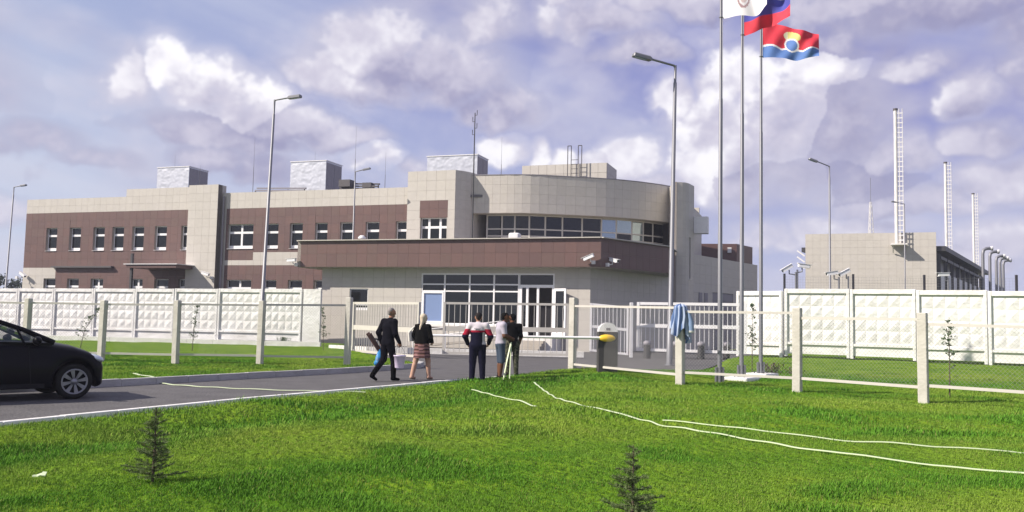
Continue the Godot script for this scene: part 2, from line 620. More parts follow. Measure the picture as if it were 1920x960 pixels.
func lawn_y(x: float, d: float) -> float:
	var e := sd(x, d)
	var h := 0.11
	if near_side(x, d):
		h = 0.03
		h -= 0.20 * exp(-pow((e - 1.9) / 1.0, 2.0)) * smoothstep(26.0, 20.0, d)
		h += 0.16 * exp(-((x - 2.6) * (x - 2.6) + (d - 27.0) * (d - 27.0)) / 9.0)
		h += 0.12 * smoothstep(30.0, 40.0, d)
	h += bumps.get_noise_2d(x * 10.0, d * 10.0) * 0.05 * smoothstep(0.2, 1.5, e)
	return lerpf(-0.16, h, smoothstep(-0.12, 0.28, e))

func make_ground():
	fbm.seed = 3
	fbm.frequency = 0.02
	fbm.fractal_octaves = 4
	bumps.seed = 8
	bumps.frequency = 0.035
	bumps.fractal_octaves = 3
	road_poly = road_near.duplicate()
	road_poly.append_array([Vector2(16.0, 52.0), Vector2(22.0, 62.0), Vector2(-9.0, 62.0), Vector2(-9.6, 47.5), Vector2(-7.0, 42.0)])
	road_poly.append_array(road_far)
	sd_grid.resize(SDN * SDN)
	for j in SDN:
		for i in SDN:
			sd_grid[j * SDN + i] = dist_poly(Vector2(-27.0 + i * SDC, j * SDC), road_poly)
	var s := st()
	sheet(s, [Vector2(-1500, -60), Vector2(1500, -60), Vector2(1500, 1600), Vector2(-1500, 1600)], -0.22)
	structure(obj("ground", s, M.earth))
	s = st()
	sheet(s, road_poly, 0.0)
	structure(obj("road", s, M.asphalt))
	# asphalt path at the foot of the left concrete wall
	s = st()
	sheet(s, [Vector2(-42.0, 53.2), Vector2(-24.0, 50.0), Vector2(-9.7, 47.0), Vector2(-9.0, 55.0), Vector2(-42.0, 64.0)], 0.02)
	structure(obj("path", s, M.asphalt))
	# lawn as one sheet of ground with its swale, mound and bumps
	var xs := []
	var x := -27.0
	while x < 27.0:
		xs.append(x)
		x += 0.3
	var ds := []
	var d := 0.2
	while d < 53.5:
		ds.append(d)
		d += 0.3 if d < 34.0 else 0.5
	var pts := PackedVector3Array()
	for dd in ds:
		for xx in xs:
			pts.append(at(xx, dd, lawn_y(xx, dd)))
	s = SurfaceTool.new()
	s.begin(Mesh.PRIMITIVE_TRIANGLES)
	for p in pts:
		s.add_vertex(p)
	var n := xs.size()
	for j in ds.size() - 1:
		for i in n - 1:
			var a := j * n + i
			s.add_index(a + n); s.add_index(a + n + 1); s.add_index(a + 1)
			s.add_index(a + n); s.add_index(a + 1); s.add_index(a)
	structure(obj("lawn", s, M.lawn))

func kerb_run(called: String, pts: Array, w: float, y0: float, y1: float, m: Material, stone := 1.0):
	var root := Node3D.new()
	root.name = called
	add_child(root)
	structure(root)
	for i in pts.size() - 1:
		var a: Vector2 = pts[i]
		var b: Vector2 = pts[i + 1]
		var n := maxi(1, int(round((b - a).length() / stone)))
		for k in n:
			var p := a.lerp(b, float(k) / n)
			var q := a.lerp(b, float(k + 1) / n)
			var e := (q - p).normalized() * 0.002
			var s := st()
			var mid := (p + q) * 0.5
			var ang := atan2(q.y - p.y, q.x - p.x)
			cbox(s, Vector3.ZERO, Vector3((q - p).length() - e.length() * 2.0, y1 - y0, w), 0.008)
			var o := obj("kerb_stone", s, m, root)
			o.position = at(mid.x, mid.y, (y0 + y1) * 0.5 + rng.randf_range(-0.004, 0.004))
			o.rotation.y = ang + rng.randf_range(-0.004, 0.004)

func make_kerbs():
	var a := road_far.duplicate()
	a.reverse()
	kerb_run("kerb_far", a.slice(1), 0.15, -0.15, 0.15, M.kerb)
	kerb_run("kerb_near", road_near.slice(1, 9), 0.13, -0.15, 0.05, M.kerb_white)
	kerb_run("kerb_wall", [Vector2(-38.0, 51.0), Vector2(-24.0, 48.6), Vector2(-9.6, 46.2)], 0.16, -0.1, 0.34, M.kerb_white, 1.5)
	kerb_run("kerb_entrance", [Vector2(-8.8, 44.6), Vector2(-6.6, 42.6), Vector2(3.4, 41.9)], 0.2, -0.1, 0.26, M.kerb_white, 1.5)

# ------------------------------------------------------------------ office building
var office: Node3D
var tiles := []

func subtract(rects: Array, h: Rect2) -> Array:
	var out := []
	for r in rects:
		if not r.intersects(h):
			out.append(r)
			continue
		var c: Rect2 = r.intersection(h)
		if c.size.x < 0.001 or c.size.y < 0.001:
			out.append(r)
			continue
		if c.position.x > r.position.x + 0.001:
			out.append(Rect2(r.position.x, r.position.y, c.position.x - r.position.x, r.size.y))
		if c.end.x < r.end.x - 0.001:
			out.append(Rect2(c.end.x, r.position.y, r.end.x - c.end.x, r.size.y))
		if c.position.y > r.position.y + 0.001:
			out.append(Rect2(c.position.x, r.position.y, c.size.x, c.position.y - r.position.y))
		if c.end.y < r.end.y - 0.001:
			out.append(Rect2(c.position.x, c.end.y, c.size.x, r.end.y - c.end.y))
	return out

func R(x0: float, y0: float, x1: float, y1: float) -> Rect2:
	return Rect2(x0, y0, x1 - x0, y1 - y0)

# a wall of cladding tiles on a backing; p0 to p1 left to right seen from outside, in the building's (s, t)
func wall(b: Node3D, p0: Vector2, p1: Vector2, y0: float, y1: float, regions: Array, holes := [], tw := 0.6, th := 0.6, thick := 0.35, called := "wall") -> Transform3D:
	var ex := Vector3(p1.x - p0.x, 0, p1.y - p0.y)
	var L := ex.length()
	ex /= L
	var xf := Transform3D(Basis(ex, Vector3.UP, ex.cross(Vector3.UP)), Vector3(p0.x, 0, p0.y))
	var rects := [R(0, y0, L, y1)]
	for h in holes:
		rects = subtract(rects, h)
	var s := st()
	for r in rects:
		box(s, Vector3(r.get_center().x, r.get_center().y, -0.024 - thick * 0.5), Vector3(r.size.x, r.size.y, thick))
	var w := obj(called, s, M.joint, b, xf)
	for g in regions:
		var rg: Rect2 = g[0]
		var nx := maxi(1, int(round(rg.size.x / tw)))
		var ny := maxi(1, int(round(rg.size.y / th)))
		var sx := rg.size.x / nx
		var sy := rg.size.y / ny
		for j in ny:
			for i in nx:
				var cell := [Rect2(rg.position.x + i * sx + 0.004, rg.position.y + j * sy + 0.004, sx - 0.008, sy - 0.008)]
				for h in holes:
					cell = subtract(cell, h)
				for c in cell:
					if c.size.x < 0.03 or c.size.y < 0.03:
						continue
					tiles.append({"w": w, "c": Vector3(c.get_center().x, c.get_center().y, -0.012), "z": Vector3(c.size.x, c.size.y, 0.024), "k": g[1], "m": rng.randi() % 4, "xf": xf})
	return xf

var box_cache := {}
func box_mesh(z: Vector3) -> BoxMesh:
	var k := "%.2f %.2f %.3f" % [z.x, z.y, z.z]
	if not box_cache.has(k):
		var m := BoxMesh.new()
		m.size = Vector3(snappedf(z.x, 0.005), snappedf(z.y, 0.005), z.z)
		box_cache[k] = m
	return box_cache[k]

# the tiles that show largest become parts of their own, the rest is joined
func lay_tiles(b: Node3D):
	for kind in ["beige", "brown"]:
		var list := []
		for t in tiles:
			if t.k == kind:
				var p: Vector3 = b.transform * (t.xf * t.c)
				t.v = t.z.x * t.z.y / (p - Vector3(0, 1.5, 0)).length_squared()
				list.append(t)
		list.sort_custom(func(a, c): return a.v > c.v)
		var rest := {}
		for i in list.size():
			var t = list[i]
			if i < 296:
				inst(kind + "_tile", box_mesh(t.z), M[kind + str(t.m)], t.w, Transform3D(Basis.IDENTITY, t.c))
			else:
				if not rest.has(t.m):
					rest[t.m] = st()
				box(rest[t.m], t.xf * t.c, t.z, t.xf.basis)
		for m in rest:
			var o := obj(kind + "_cladding", rest[m], M[kind + str(m)], b)
			o.set_meta("kind", "stuff")
	tiles.clear()

# window with white frame: transom, thick sill rail, optional mullions
func window(b: Node3D, xf: Transform3D, r: Rect2, mull := [], back := 0.24, called := "window"):
	var s := st()
	var z := -back
	var x0 := r.position.x
	var x1 := r.end.x
	var y0 := r.position.y
	var y1 := r.end.y
	var ty := y1 - r.size.y * 0.34
	box(s, Vector3((x0 + x1) / 2, y0 + 0.11, z), Vector3(r.size.x, 0.22, 0.07))
	box(s, Vector3((x0 + x1) / 2, y1 - 0.03, z), Vector3(r.size.x, 0.06, 0.07))
	box(s, Vector3(x0 + 0.03, (y0 + y1) / 2 + 0.08, z), Vector3(0.06, r.size.y - 0.28, 0.07))
	box(s, Vector3(x1 - 0.03, (y0 + y1) / 2 + 0.08, z), Vector3(0.06, r.size.y - 0.28, 0.07))
	var cuts := [x0 + 0.06]
	for m in mull:
		var mx: float = x0 + m * r.size.x
		box(s, Vector3(mx, (y0 + y1) / 2 + 0.08, z + 0.002), Vector3(0.15, r.size.y - 0.28, 0.07))
		cuts.append(mx - 0.075)
		cuts.append(mx + 0.075)
	cuts.append(x1 - 0.06)
	for i in range(0, cuts.size(), 2):
		box(s, Vector3((cuts[i] + cuts[i + 1]) / 2, ty, z + 0.001), Vector3(cuts[i + 1] - cuts[i], 0.15, 0.07))
	var w := obj(called, s, M.white_frame, b, xf)
	for i in range(0, cuts.size(), 2):
		for q in [[y0 + 0.22, ty - 0.075], [ty + 0.075, y1 - 0.06]]:
			inst("pane", box_mesh(Vector3(cuts[i + 1] - cuts[i], q[1] - q[0], 0.02)), M.glass, w, Transform3D(Basis.IDENTITY, Vector3((cuts[i] + cuts[i + 1]) / 2, (q[0] + q[1]) / 2, z)))
	s = st()
	box(s, Vector3((x0 + x1) / 2, y0 - 0.012, z + back / 2 + 0.06), Vector3(r.size.x, 0.02, back + 0.02))
	obj("sill", s, M.white_metal, w)

func make_office():
	office = thing("office_building", "long two-storey office building clad in beige and brown tiles with curved corner", "building", at(-6.7, 58.4), -atan(0.343))
	var b := office
	# left wing
	var o := Vector2(-32.15, 0.0)
	var L := 15.25
	var sh := 32.15
	var h := []
	var w2 := [[-30.1, -29.05], [-27.85, -26.8], [-25.65, -24.6], [-23.9, -22.85], [-22.1, -21.05], [-20.1, -19.05], [-17.8, -16.9]]
	var w1 := [[-30.1, -28.95], [-27.85, -26.75], [-25.65, -24.5], [-22.0, -20.95], [-19.9, -18.7], [-17.85, -17.0]]
	for w in w2:
		h.append(R(w[0] + sh, 6.2, w[1] + sh, 7.93))
	for w in w1:
		h.append(R(w[0] + sh, 2.4, w[1] + sh, 4.13))
	var xf := wall(b, o, o + Vector2(L, 0), 0.0, 10.68, [[R(0, 9.06, 9.35, 10.13), "beige"], [R(9.35, 9.06, L, 10.68), "beige"], [R(0, 4.93, L, 9.06), "brown"], [R(0, 0, 3.15, 4.93), "beige"], [R(3.15, 0, L, 4.93), "brown"]],
		h + [R(-0.1, 10.13, 9.35, 11.0)])
	for i in h.size():
		window(b, xf, h[i], [0.5] if i in [9, 10] else [])
	# shallow ledge under the upper storey
	var s := st()
	box(s, Vector3(-26.4, 4.98, 0.14), Vector3(5.6, 0.12, 0.30))
	obj("ledge", s, M.dark_grey, b)
	# pier
	xf = wall(b, Vector2(-16.9, 0.5), Vector2(-14.45, 0.5), 0.0, 10.72, [[R(0, 0, 2.45, 10.72), "beige"]], [], 0.6, 0.6, 0.45)
	wall(b, Vector2(-14.45, 0.476), Vector2(-14.45, -0.4), 0.0, 10.72, [[R(0, 0, 0.876, 10.72), "beige"]], [], 0.9, 0.6, 0.2)
	s = st()
	tube(s, [Vector3(-14.22, 0.0, 0.14), Vector3(-14.22, 9.9, 0.14)], [0.07], 8)
	obj("drainpipe", s, M.mid_grey, b)
	# middle section
	sh = 14.4
	h = []
	w2 = [[-13.9, -11.8], [-10.85, -9.8], [-8.9, -7.9], [-6.95, -6.0], [-5.05, -4.05], [-3.15, -2.15], [-0.95, 0.1]]
	w1 = [[-13.85, -11.8], [-10.8, -9.8], [-8.9, -7.8], [-6.9, -5.9]]
	for w in w2:
		h.append(R(w[0] + sh, 6.25, w[1] + sh, 7.96))
	for w in w1:
		h.append(R(w[0] + sh, 2.4, w[1] + sh, 4.1))
	L = 14.6
	xf = wall(b, Vector2(-14.4, 0), Vector2(0.2, 0), 0.0, 10.18, [[R(0, 0, 0.35, 9.06), "beige"], [R(0, 9.06, L, 10.18), "beige"], [R(0.35, 6.0, L, 9.06), "brown"], [R(0.35, 5.45, 2.65, 6.0), "brown"],
		[R(2.65, 5.45, 7.4, 6.0), "beige"], [R(0.35, 5.1, 7.4, 5.45), "beige"], [R(7.4, 5.1, L, 6.0), "brown"], [R(0.35, 0, L, 5.1), "brown"]], h)
	for i in h.size():
		window(b, xf, h[i], [0.5] if i in [0, 7] else [])
	# stair tower with rounded flank
	h = [R(0.95, 6.3, 2.78, 8.05)]
	xf = wall(b, Vector2(0.2, 0.8), Vector2(3.5, 0.8), 0.0, 11.05, [[R(0, 9.15, 3.3, 11.05), "beige"], [R(0, 0, 0.9, 9.15), "beige"], [R(0.9, 8.05, 2.82, 9.15), "brown"], [R(2.82, 0, 3.3, 9.15), "beige"], [R(0.9, 0, 2.82, 8.05), "beige"]], h)
	window(b, xf, h[0], [0.3, 0.72])
	wall(b, Vector2(0.2, -0.3), Vector2(0.2, 0.776), 0.0, 11.05, [[R(0, 0, 1.076, 11.05), "beige"]], [], 0.6, 0.6, 0.2)
	var prev := Vector2(3.5, 0.8)
	for q in [Vector2(3.72, 0.53), Vector2(3.95, 0.12), Vector2(4.12, -0.3), Vector2(4.22, -0.75), Vector2(4.3, -3.0)]:
		wall(b, prev, q, 0.0, 11.05, [[R(0, 0, (q - prev).length(), 11.05), "beige"]], [], 0.6, 0.6, 0.2)
		prev = q
	# curved upper corner: a band of cladding over a ribbon of glass
	var arc := [Vector2(4.1, -0.43), Vector2(5.0, -0.50), Vector2(6.0, -0.60), Vector2(6.9, -0.73), Vector2(7.9, -1.02), Vector2(8.9, -1.52), Vector2(9.9, -2.08), Vector2(11.05, -2.75), Vector2(12.2, -3.48), Vector2(13.1, -4.2), Vector2(14.0, -5.1), Vector2(14.65, -5.9), Vector2(15.2, -6.65), Vector2(15.75, -7.6)]
	# twice as many facets, rounded between the given points
	var cur := Curve2D.new()
	for i in arc.size():
		var t: Vector2 = (arc[mini(i + 1, arc.size() - 1)] - arc[maxi(i - 1, 0)]) / 6.0
		cur.add_point(arc[i], -t, t)
	var arc2 := []
	for i in arc.size() - 1:
		arc2.append(arc[i])
		arc2.append(cur.sample(i, 0.5))
	arc2.append(arc[arc.size() - 1])
	var inn := []
	for i in arc.size():
		var a: Vector2 = arc[maxi(i - 1, 0)]
		var c: Vector2 = arc[mini(i + 1, arc.size() - 1)]
		var n := (c - a).normalized()
		inn.append(arc[i] + Vector2(n.y, -n.x) * 0.75)
	for i in arc2.size() - 1:
		wall(b, arc2[i], arc2[i + 1], 8.45, 10.86, [[R(0, 8.45, (arc2[i + 1] - arc2[i]).length(), 10.86), "beige"]], [], 1.3, 0.6, 0.22)
	# soffit and coping of the band
	s = st()
	var ring := arc.duplicate()
	for i in inn.size():
		ring.append(inn[inn.size() - 1 - i])
	prism(s, ring, 8.43, 8.49)
	obj("soffit", s, M.plinth, b)
	s = st()
	for i in arc.size() - 1:
		var a: Vector2 = arc[i].lerp(inn[i], 0.2)
		var c: Vector2 = arc[i + 1].lerp(inn[i + 1], 0.2)
		bar(s, Vector3(a.x, 10.89, a.y), Vector3(c.x, 10.89, c.y), 0.36, 0.05)
	obj("coping", s, M.mid_grey, b)
	# ribbon glazing, pane by pane
	var rib := Node3D.new()
	rib.name = "ribbon_window"
	b.add_child(rib, true)
	s = st()
	var k := 0
	for i in range(1, inn.size() - 1):
		var a: Vector2 = inn[i]
		var c: Vector2 = inn[i + 1]
		var va := Vector3(a.x, 0, a.y)
		var vc := Vector3(c.x, 0, c.y)
		bar(s, va + Vector3.UP * 5.6, va + Vector3.UP * 8.42, 0.09, 0.09)
		for y in [5.7, 7.05, 7.5, 8.38]:
			bar(s, va + Vector3.UP * y, vc + Vector3.UP * y, 0.07, 0.08)
		var ex := (vc - va).normalized()
		var bs := Basis(ex, Vector3.UP, ex.cross(Vector3.UP))
		var lean := Basis(ex, deg_to_rad([0.0, 1.2, -0.8, 0.6, -1.5][k % 5]))
		for y in [[5.74, 7.01], [7.09, 7.46], [7.54, 8.34]]:
			inst("pane", box_mesh(Vector3((vc - va).length() - 0.1, y[1] - y[0], 0.02)), M.glass_mirror if (k in [7, 8, 9] and not (k == 8 and y[0] > 7.0 and y[0] < 7.3)) else M.glass, rib, Transform3D(lean * bs, (va + vc) * 0.5 + Vector3.UP * (y[0] + y[1]) * 0.5))
		if k in [1, 4, 10]:
			for y in [7.0, 5.8]:
				bar(s, va + ex * 0.1 + Vector3.UP * y, vc - ex * 0.1 + Vector3.UP * y, 0.11, 0.14)
			for q in [va + ex * 0.1, vc - ex * 0.1]:
				bar(s, q + Vector3.UP * 5.8, q + Vector3.UP * 7.0, 0.12, 0.12)
		k += 1
	obj("frame", s, M.fence_metal, rib)
	# wall behind and under the ribbon
	s = st()
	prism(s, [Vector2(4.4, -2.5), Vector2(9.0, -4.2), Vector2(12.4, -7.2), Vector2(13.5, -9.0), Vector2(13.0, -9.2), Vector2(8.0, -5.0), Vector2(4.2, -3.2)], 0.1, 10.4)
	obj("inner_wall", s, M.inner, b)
	# flank beside the drum, then the lower wing running back
	wall(b, Vector2(16.25, -5.0), Vector2(16.8, -5.3), 0.0, 10.8, [[R(0, 0, 0.626, 10.8), "beige"]], [], 0.62, 0.6, 0.25)
	prev = Vector2(16.8, -5.3)
	for i in 4:
		var q: Vector2 = [Vector2(17.0, -5.5), Vector2(17.13, -5.85), Vector2(17.2, -6.4), Vector2(17.3, -7.1)][i]
		h = [R(0.1, 4.6, 0.5, 7.3)] if i == 2 else []
		xf = wall(b, prev, q, 0.0, 10.8, [[R(0, 0, (q - prev).length(), 10.8), "beige"]], h, 0.6, 0.6, 0.25)
		if i == 2:
			window(b, xf, h[0], [], 0.12)
		prev = q
	wall(b, Vector2(15.6, -7.4), Vector2(16.25, -5.0), 0.0, 10.8, [[R(0, 0, 2.486, 10.8), "beige"]], [], 0.6, 0.6, 0.2)
	s = st()
	box(s, Vector3(17.75, 8.2, -7.3), Vector3(0.9, 1.1, 0.7))
	obj("air_unit", s, M.white_metal, b)
	L = (Vector2(20.65, -17.8) - prev).length()
	h = [R(3.0, 0.0, 6.6, 3.9)]
	xf = wall(b, prev, Vector2(20.65, -17.8), 0.0, 6.28, [[R(0, 0, L, 6.28), "beige"]], h, 0.9, 0.6, 0.3)
	s = st()
	box(s, Vector3(4.8, 1.95, -0.12), Vector3(3.6, 3.9, 0.1))
	for i in 6:
		box(s, Vector3(4.8, 0.35 + i * 0.65, -0.06), Vector3(3.5, 0.5, 0.05))
	obj("roller_door", s, M.mid_grey, b, xf)
	for q in [1.0, 1.9]:
		s = st()
		box(s, Vector3(q, 3.45, 0.03), Vector3(0.45, 0.7, 0.05))
		box(s, Vector3(q, 2.95, 0.03), Vector3(0.2, 0.2, 0.05))
		obj("notice_plate", s, M.mid_grey, b, xf)
	s = st()
	prism(s, [Vector2(16.6, -14.2), Vector2(19.4, -14.6), Vector2(20.3, -17.6), Vector2(16.5, -17.6)], 5.9, 7.62)
	obj("roof_cabin", s, M.brown1, b)
	s = st()
	box(s, Vector3(18.9, 7.15, -14.42), Vector3(0.28, 0.38, 0.05))
	obj("cabin_vent", s, M.white_metal, b)
	# back and roof of the whole block
	s = st()
	prism(s, [Vector2(-32.0, -0.5), Vector2(-14.5, -0.5), Vector2(-14.5, -0.45), Vector2(0.4, -0.45), Vector2(0.4, 0.5), Vector2(3.5, 0.5), Vector2(3.9, -0.2)] + arc.slice(2).map(func(p): return p + Vector2(-0.12, -0.2)) + [Vector2(16.3, -6.9), Vector2(17.0, -7.2), Vector2(17.0, -12.0), Vector2(-32.0, -12.0)], 9.45, 9.62)
	prism(s, [Vector2(15.0, -7.4), Vector2(17.0, -7.4), Vector2(20.4, -17.7), Vector2(15.0, -17.7)], 5.75, 5.9)
	obj("roof", s, M.roofing, b)
	s = st()
	box(s, Vector3(-7.5, 5.0, -12.1), Vector3(49.0, 10.0, 0.3))
	box(s, Vector3(-32.0, 5.0, -6.2), Vector3(0.28, 10.0, 11.6))
	box(s, Vector3(17.1, 4.7, -9.6), Vector3(0.2, 9.4, 4.6))
	obj("rear_wall", s, M.beige0, b)
	s = st()
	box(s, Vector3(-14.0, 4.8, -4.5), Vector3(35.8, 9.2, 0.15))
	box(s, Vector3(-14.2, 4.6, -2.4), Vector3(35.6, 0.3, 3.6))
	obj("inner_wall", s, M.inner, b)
	s = st()
	box(s, Vector3(-35.6, 1.75, -7.0), Vector3(3.8, 3.5, 4.0))
	obj("annex", s, M.beige1, b)
	# canopy over the side entrance
	s = st()
	box(s, Vector3(-18.4, 4.9, 1.12), Vector3(4.2, 0.22, 2.2))
	var cp := obj("entrance_canopy", s, M.brown1, b)
	s = st()
	box(s, Vector3(-18.4, 5.04, 1.12), Vector3(4.5, 0.05, 2.4))
	obj("flashing", s, M.white_metal, cp)
	s = st()
	box(s, Vector3(-20.2, 2.9, 2.0), Vector3(0.16, 5.8, 0.16))
	obj("canopy_post", s, M.dark_metal, b)
	make_pavilion(b)
	lay_tiles(b)

func make_pavilion(b: Node3D):
	var h := [R(1.95, 2.1, 3.2, 3.4), R(6.76, 1.36, 12.8, 4.34), R(12.8, 0.78, 14.92, 4.34)]
	var xf := wall(b, Vector2(-3.9, 4.0), Vector2(13.1, 4.0), 0.0, 4.66, [[R(0, 0, 17.0, 4.66), "beige"]], h, 0.7, 0.6, 0.3)
	wall(b, Vector2(13.1, 3.976), Vector2(16.25, -4.9), 0.0, 4.66, [[R(0, 0, 9.42, 4.66), "beige"]], [], 0.7, 0.6, 0.3)
	wall(b, Vector2(-3.9, 0.0), Vector2(-3.9, 3.976), 0.0, 4.66, [[R(0, 0, 3.976, 4.66), "beige"]], [], 0.7, 0.6, 0.3)
	# low window on the left
	var s := st()
	for q in [[2.575, 3.37, 1.25, 0.06], [2.575, 2.18, 1.25, 0.16], [2.575, 2.42, 1.25, 0.05]]:
		box(s, Vector3(q[0], q[1], -0.1), Vector3(q[2], q[3], 0.07))
	for x in [1.98, 3.17]:
		box(s, Vector3(x, 2.75, -0.101), Vector3(0.06, 1.3, 0.07))
	var w := obj("window", s, M.white_frame, b, xf)
	inst("pane", box_mesh(Vector3(1.13, 0.9, 0.02)), M.glass, w, Transform3D(Basis.IDENTITY, Vector3(2.575, 2.89, -0.1)))
	inst("pane", box_mesh(Vector3(1.13, 0.13, 0.02)), M.glass, w, Transform3D(Basis.IDENTITY, Vector3(2.575, 2.33, -0.1)))
	# curtain wall: mullions, transoms, panes
	s = st()
	var cx := [6.76, 8.22, 9.79, 11.3, 12.8]
	for i in 5:
		box(s, Vector3(cx[i], 2.85, -0.06), Vector3(0.09, 2.98, 0.12))
	for y in [1.40, 3.30, 3.70, 4.30]:
		for i in 4:
			box(s, Vector3((cx[i] + cx[i + 1]) / 2, y, -0.06), Vector3(cx[i + 1] - cx[i] - 0.09, 0.08, 0.1))
	for x in [6.86, 8.12]:
		box(s, Vector3(x, 2.35, -0.04), Vector3(0.1, 1.8, 0.12))
	box(s, Vector3(7.49, 3.22, -0.041), Vector3(1.2, 0.1, 0.12))
	box(s, Vector3(7.49, 1.49, -0.041), Vector3(1.2, 0.1, 0.12))
	w = obj("curtain_wall", s, M.white_frame, b, xf)
	for i in 4:
		for y in [[1.44, 3.26], [3.34, 3.66], [3.74, 4.26]]:
			var film: bool = i == 0 and y[0] < 2.0
			inst("pane", box_mesh(Vector3(cx[i + 1] - cx[i] - 0.09, y[1] - y[0], 0.02)), M.glass_film if film else M.glass, w, Transform3D(Basis(Vector3.UP, [0.004, -0.006, 0.003, -0.002][i]), Vector3((cx[i] + cx[i + 1]) / 2, (y[0] + y[1]) / 2, -0.06)))
	s = st()
	box(s, Vector3(9.78, 1.28, 0.06), Vector3(6.1, 0.14, 0.2))
	obj("sill", s, M.white_paint, w)
	# entrance door: fixed light, doorway, open leaf
	s = st()
	for x in [12.9, 13.32, 13.95, 14.85]:
		box(s, Vector3(x, 2.2, -0.06), Vector3(0.13 if x > 13.0 else 0.2, 2.8, 0.12))
	box(s, Vector3(13.86, 3.62, -0.061), Vector3(2.12, 0.16, 0.12))
	box(s, Vector3(13.86, 4.30, -0.061), Vector3(2.12, 0.08, 0.12))
	box(s, Vector3(13.12, 1.05, -0.055), Vector3(0.4, 0.55, 0.09))
	for x in [12.84, 14.88]:
		box(s, Vector3(x, 3.97, -0.06), Vector3(0.08, 0.6, 0.12))
	var d := obj("entrance_door", s, M.white_frame, b, xf)
	inst("pane", box_mesh(Vector3(1.96, 0.54, 0.02)), M.glass, d, Transform3D(Basis.IDENTITY, Vector3(13.86, 3.98, -0.06)))
	inst("pane", box_mesh(Vector3(0.3, 2.2, 0.02)), M.glass, d, Transform3D(Basis.IDENTITY, Vector3(13.11, 2.44, -0.06)))
	s = st()
	for x in [0.06, 0.84]:
		box(s, Vector3(x, 2.14, 0), Vector3(0.12, 2.7, 0.06))
	box(s, Vector3(0.45, 3.42, 0.001), Vector3(0.66, 0.14, 0.06))
	box(s, Vector3(0.45, 1.05, 0.001), Vector3(0.66, 0.5, 0.06))
	var leaf := obj("door_leaf", s, M.white_frame, d, Transform3D(Basis(Vector3.UP, deg_to_rad(-28.0)), Vector3(14.93, 0, 0.02)))
	s = st()
	box(s, Vector3(14.93, 2.3, 0.0), Vector3(0.02, 0.5, 0.1))
	s = st()
	box(s, Vector3(0.45, 2.33, 0), Vector3(0.66, 2.05, 0.02))
	obj("pane", s, M.glass, d, leaf.transform)
	s = st()
	tube(s, [Vector3(0.76, 1.75, 0.08), Vector3(0.76, 2.4, 0.08)], [0.025], 6)
	obj("handle", s, M.galvanised, d, leaf.transform)
	# room behind the glass
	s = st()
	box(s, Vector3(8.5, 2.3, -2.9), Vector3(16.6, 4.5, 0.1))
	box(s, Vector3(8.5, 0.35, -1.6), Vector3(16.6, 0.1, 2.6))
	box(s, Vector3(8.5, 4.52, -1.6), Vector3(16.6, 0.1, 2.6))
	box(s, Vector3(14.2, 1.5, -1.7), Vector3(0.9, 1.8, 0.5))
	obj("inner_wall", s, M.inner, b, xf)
	# landing, steps and ramp
	s = st()
	box(s, Vector3(13.9, 0.36, 0.98), Vector3(3.0, 0.72, 1.9))
	obj("landing", s, M.white_paint, b, xf)
	for i in 4:
		s = st()
		box(s, Vector3(13.9, 0.29 - i * 0.07, 2.1 + i * 0.32), Vector3(2.2, 0.58 - i * 0.14, 0.31))
		obj("step", s, M.plinth, b, xf)
	s = st()
	for q in [[Vector3(7.2, 0, 2.0), Vector3(7.2, 0.95, 2.0)], [Vector3(9.2, 0, 2.0), Vector3(9.2, 1.15, 2.0)], [Vector3(11.0, 0, 2.0), Vector3(11.0, 1.4, 2.0)], [Vector3(12.5, 0, 2.0), Vector3(12.5, 1.6, 2.0)], [Vector3(7.2, 0.95, 2.0), Vector3(12.5, 1.6, 2.0)], [Vector3(7.2, 0.55, 2.0), Vector3(12.5, 1.2, 2.0)]]:
		tube(s, q, [0.03], 6)
	obj("handrail", s, M.white_metal, b, xf)
	s = st()
	bar(s, Vector3(6.8, 0.05, 1.2), Vector3(12.4, 0.62, 1.2), 1.4, 0.12)
	obj("ramp", s, M.plinth, b, xf)
	# flat roof with its deep brown fascia
	var poly := [Vector2(-5.1, 4.95), Vector2(13.9, 4.95), Vector2(16.6, -1.0), Vector2(16.4, -4.9), Vector2(4.4, -2.4), Vector2(4.4, -0.6), Vector2(0.2, 0.5), Vector2(-5.1, 0.5)]
	s = st()
	prism(s, poly.map(func(p): return p * Vector2(0.99, 0.985)), 4.64, 5.9)
	obj("canopy_slab", s, M.plinth, b)
	var fy := [4.66, 6.24]
	wall(b, poly[7], poly[0], fy[0], fy[1], [[R(0, fy[0], 4.45, fy[1]), "brown"]], [], 0.68, 0.79, 0.2, "fascia")
	wall(b, poly[0], poly[1], fy[0], fy[1], [[R(0, fy[0], 19.0, fy[1]), "brown"]], [], 0.68, 0.79, 0.2, "fascia")
	var l2: float = (poly[2] - poly[1]).length()
	wall(b, poly[1] + Vector2(0, -0.024), poly[2], fy[0], fy[1], [[R(0, fy[0], l2, fy[1]), "brown"]], [], 0.68, 0.79, 0.2, "fascia")
	wall(b, poly[2] + Vector2(-0.02, -0.02), poly[3], fy[0], fy[1], [[R(0, fy[0], (poly[3] - poly[2]).length(), fy[1]), "brown"]], [], 0.68, 0.79, 0.2, "fascia")
	s = st()
	for i in 3:
		var a: Vector2 = poly[i]
		var c: Vector2 = poly[i + 1]
		bar(s, Vector3(a.x, 6.265, a.y), Vector3(c.x, 6.265, c.y), 0.34, 0.05)
	bar(s, Vector3(-5.1, 6.262, 4.8), Vector3(-5.1, 6.262, 0.5), 0.3, 0.05)
	obj("coping", s, M.beige2, b)
# ------------------------------------------------------------------ things on the roofs
func oloc(s: float, y: float, t: float) -> Vector3:
	return office.transform * Vector3(s, y, t)

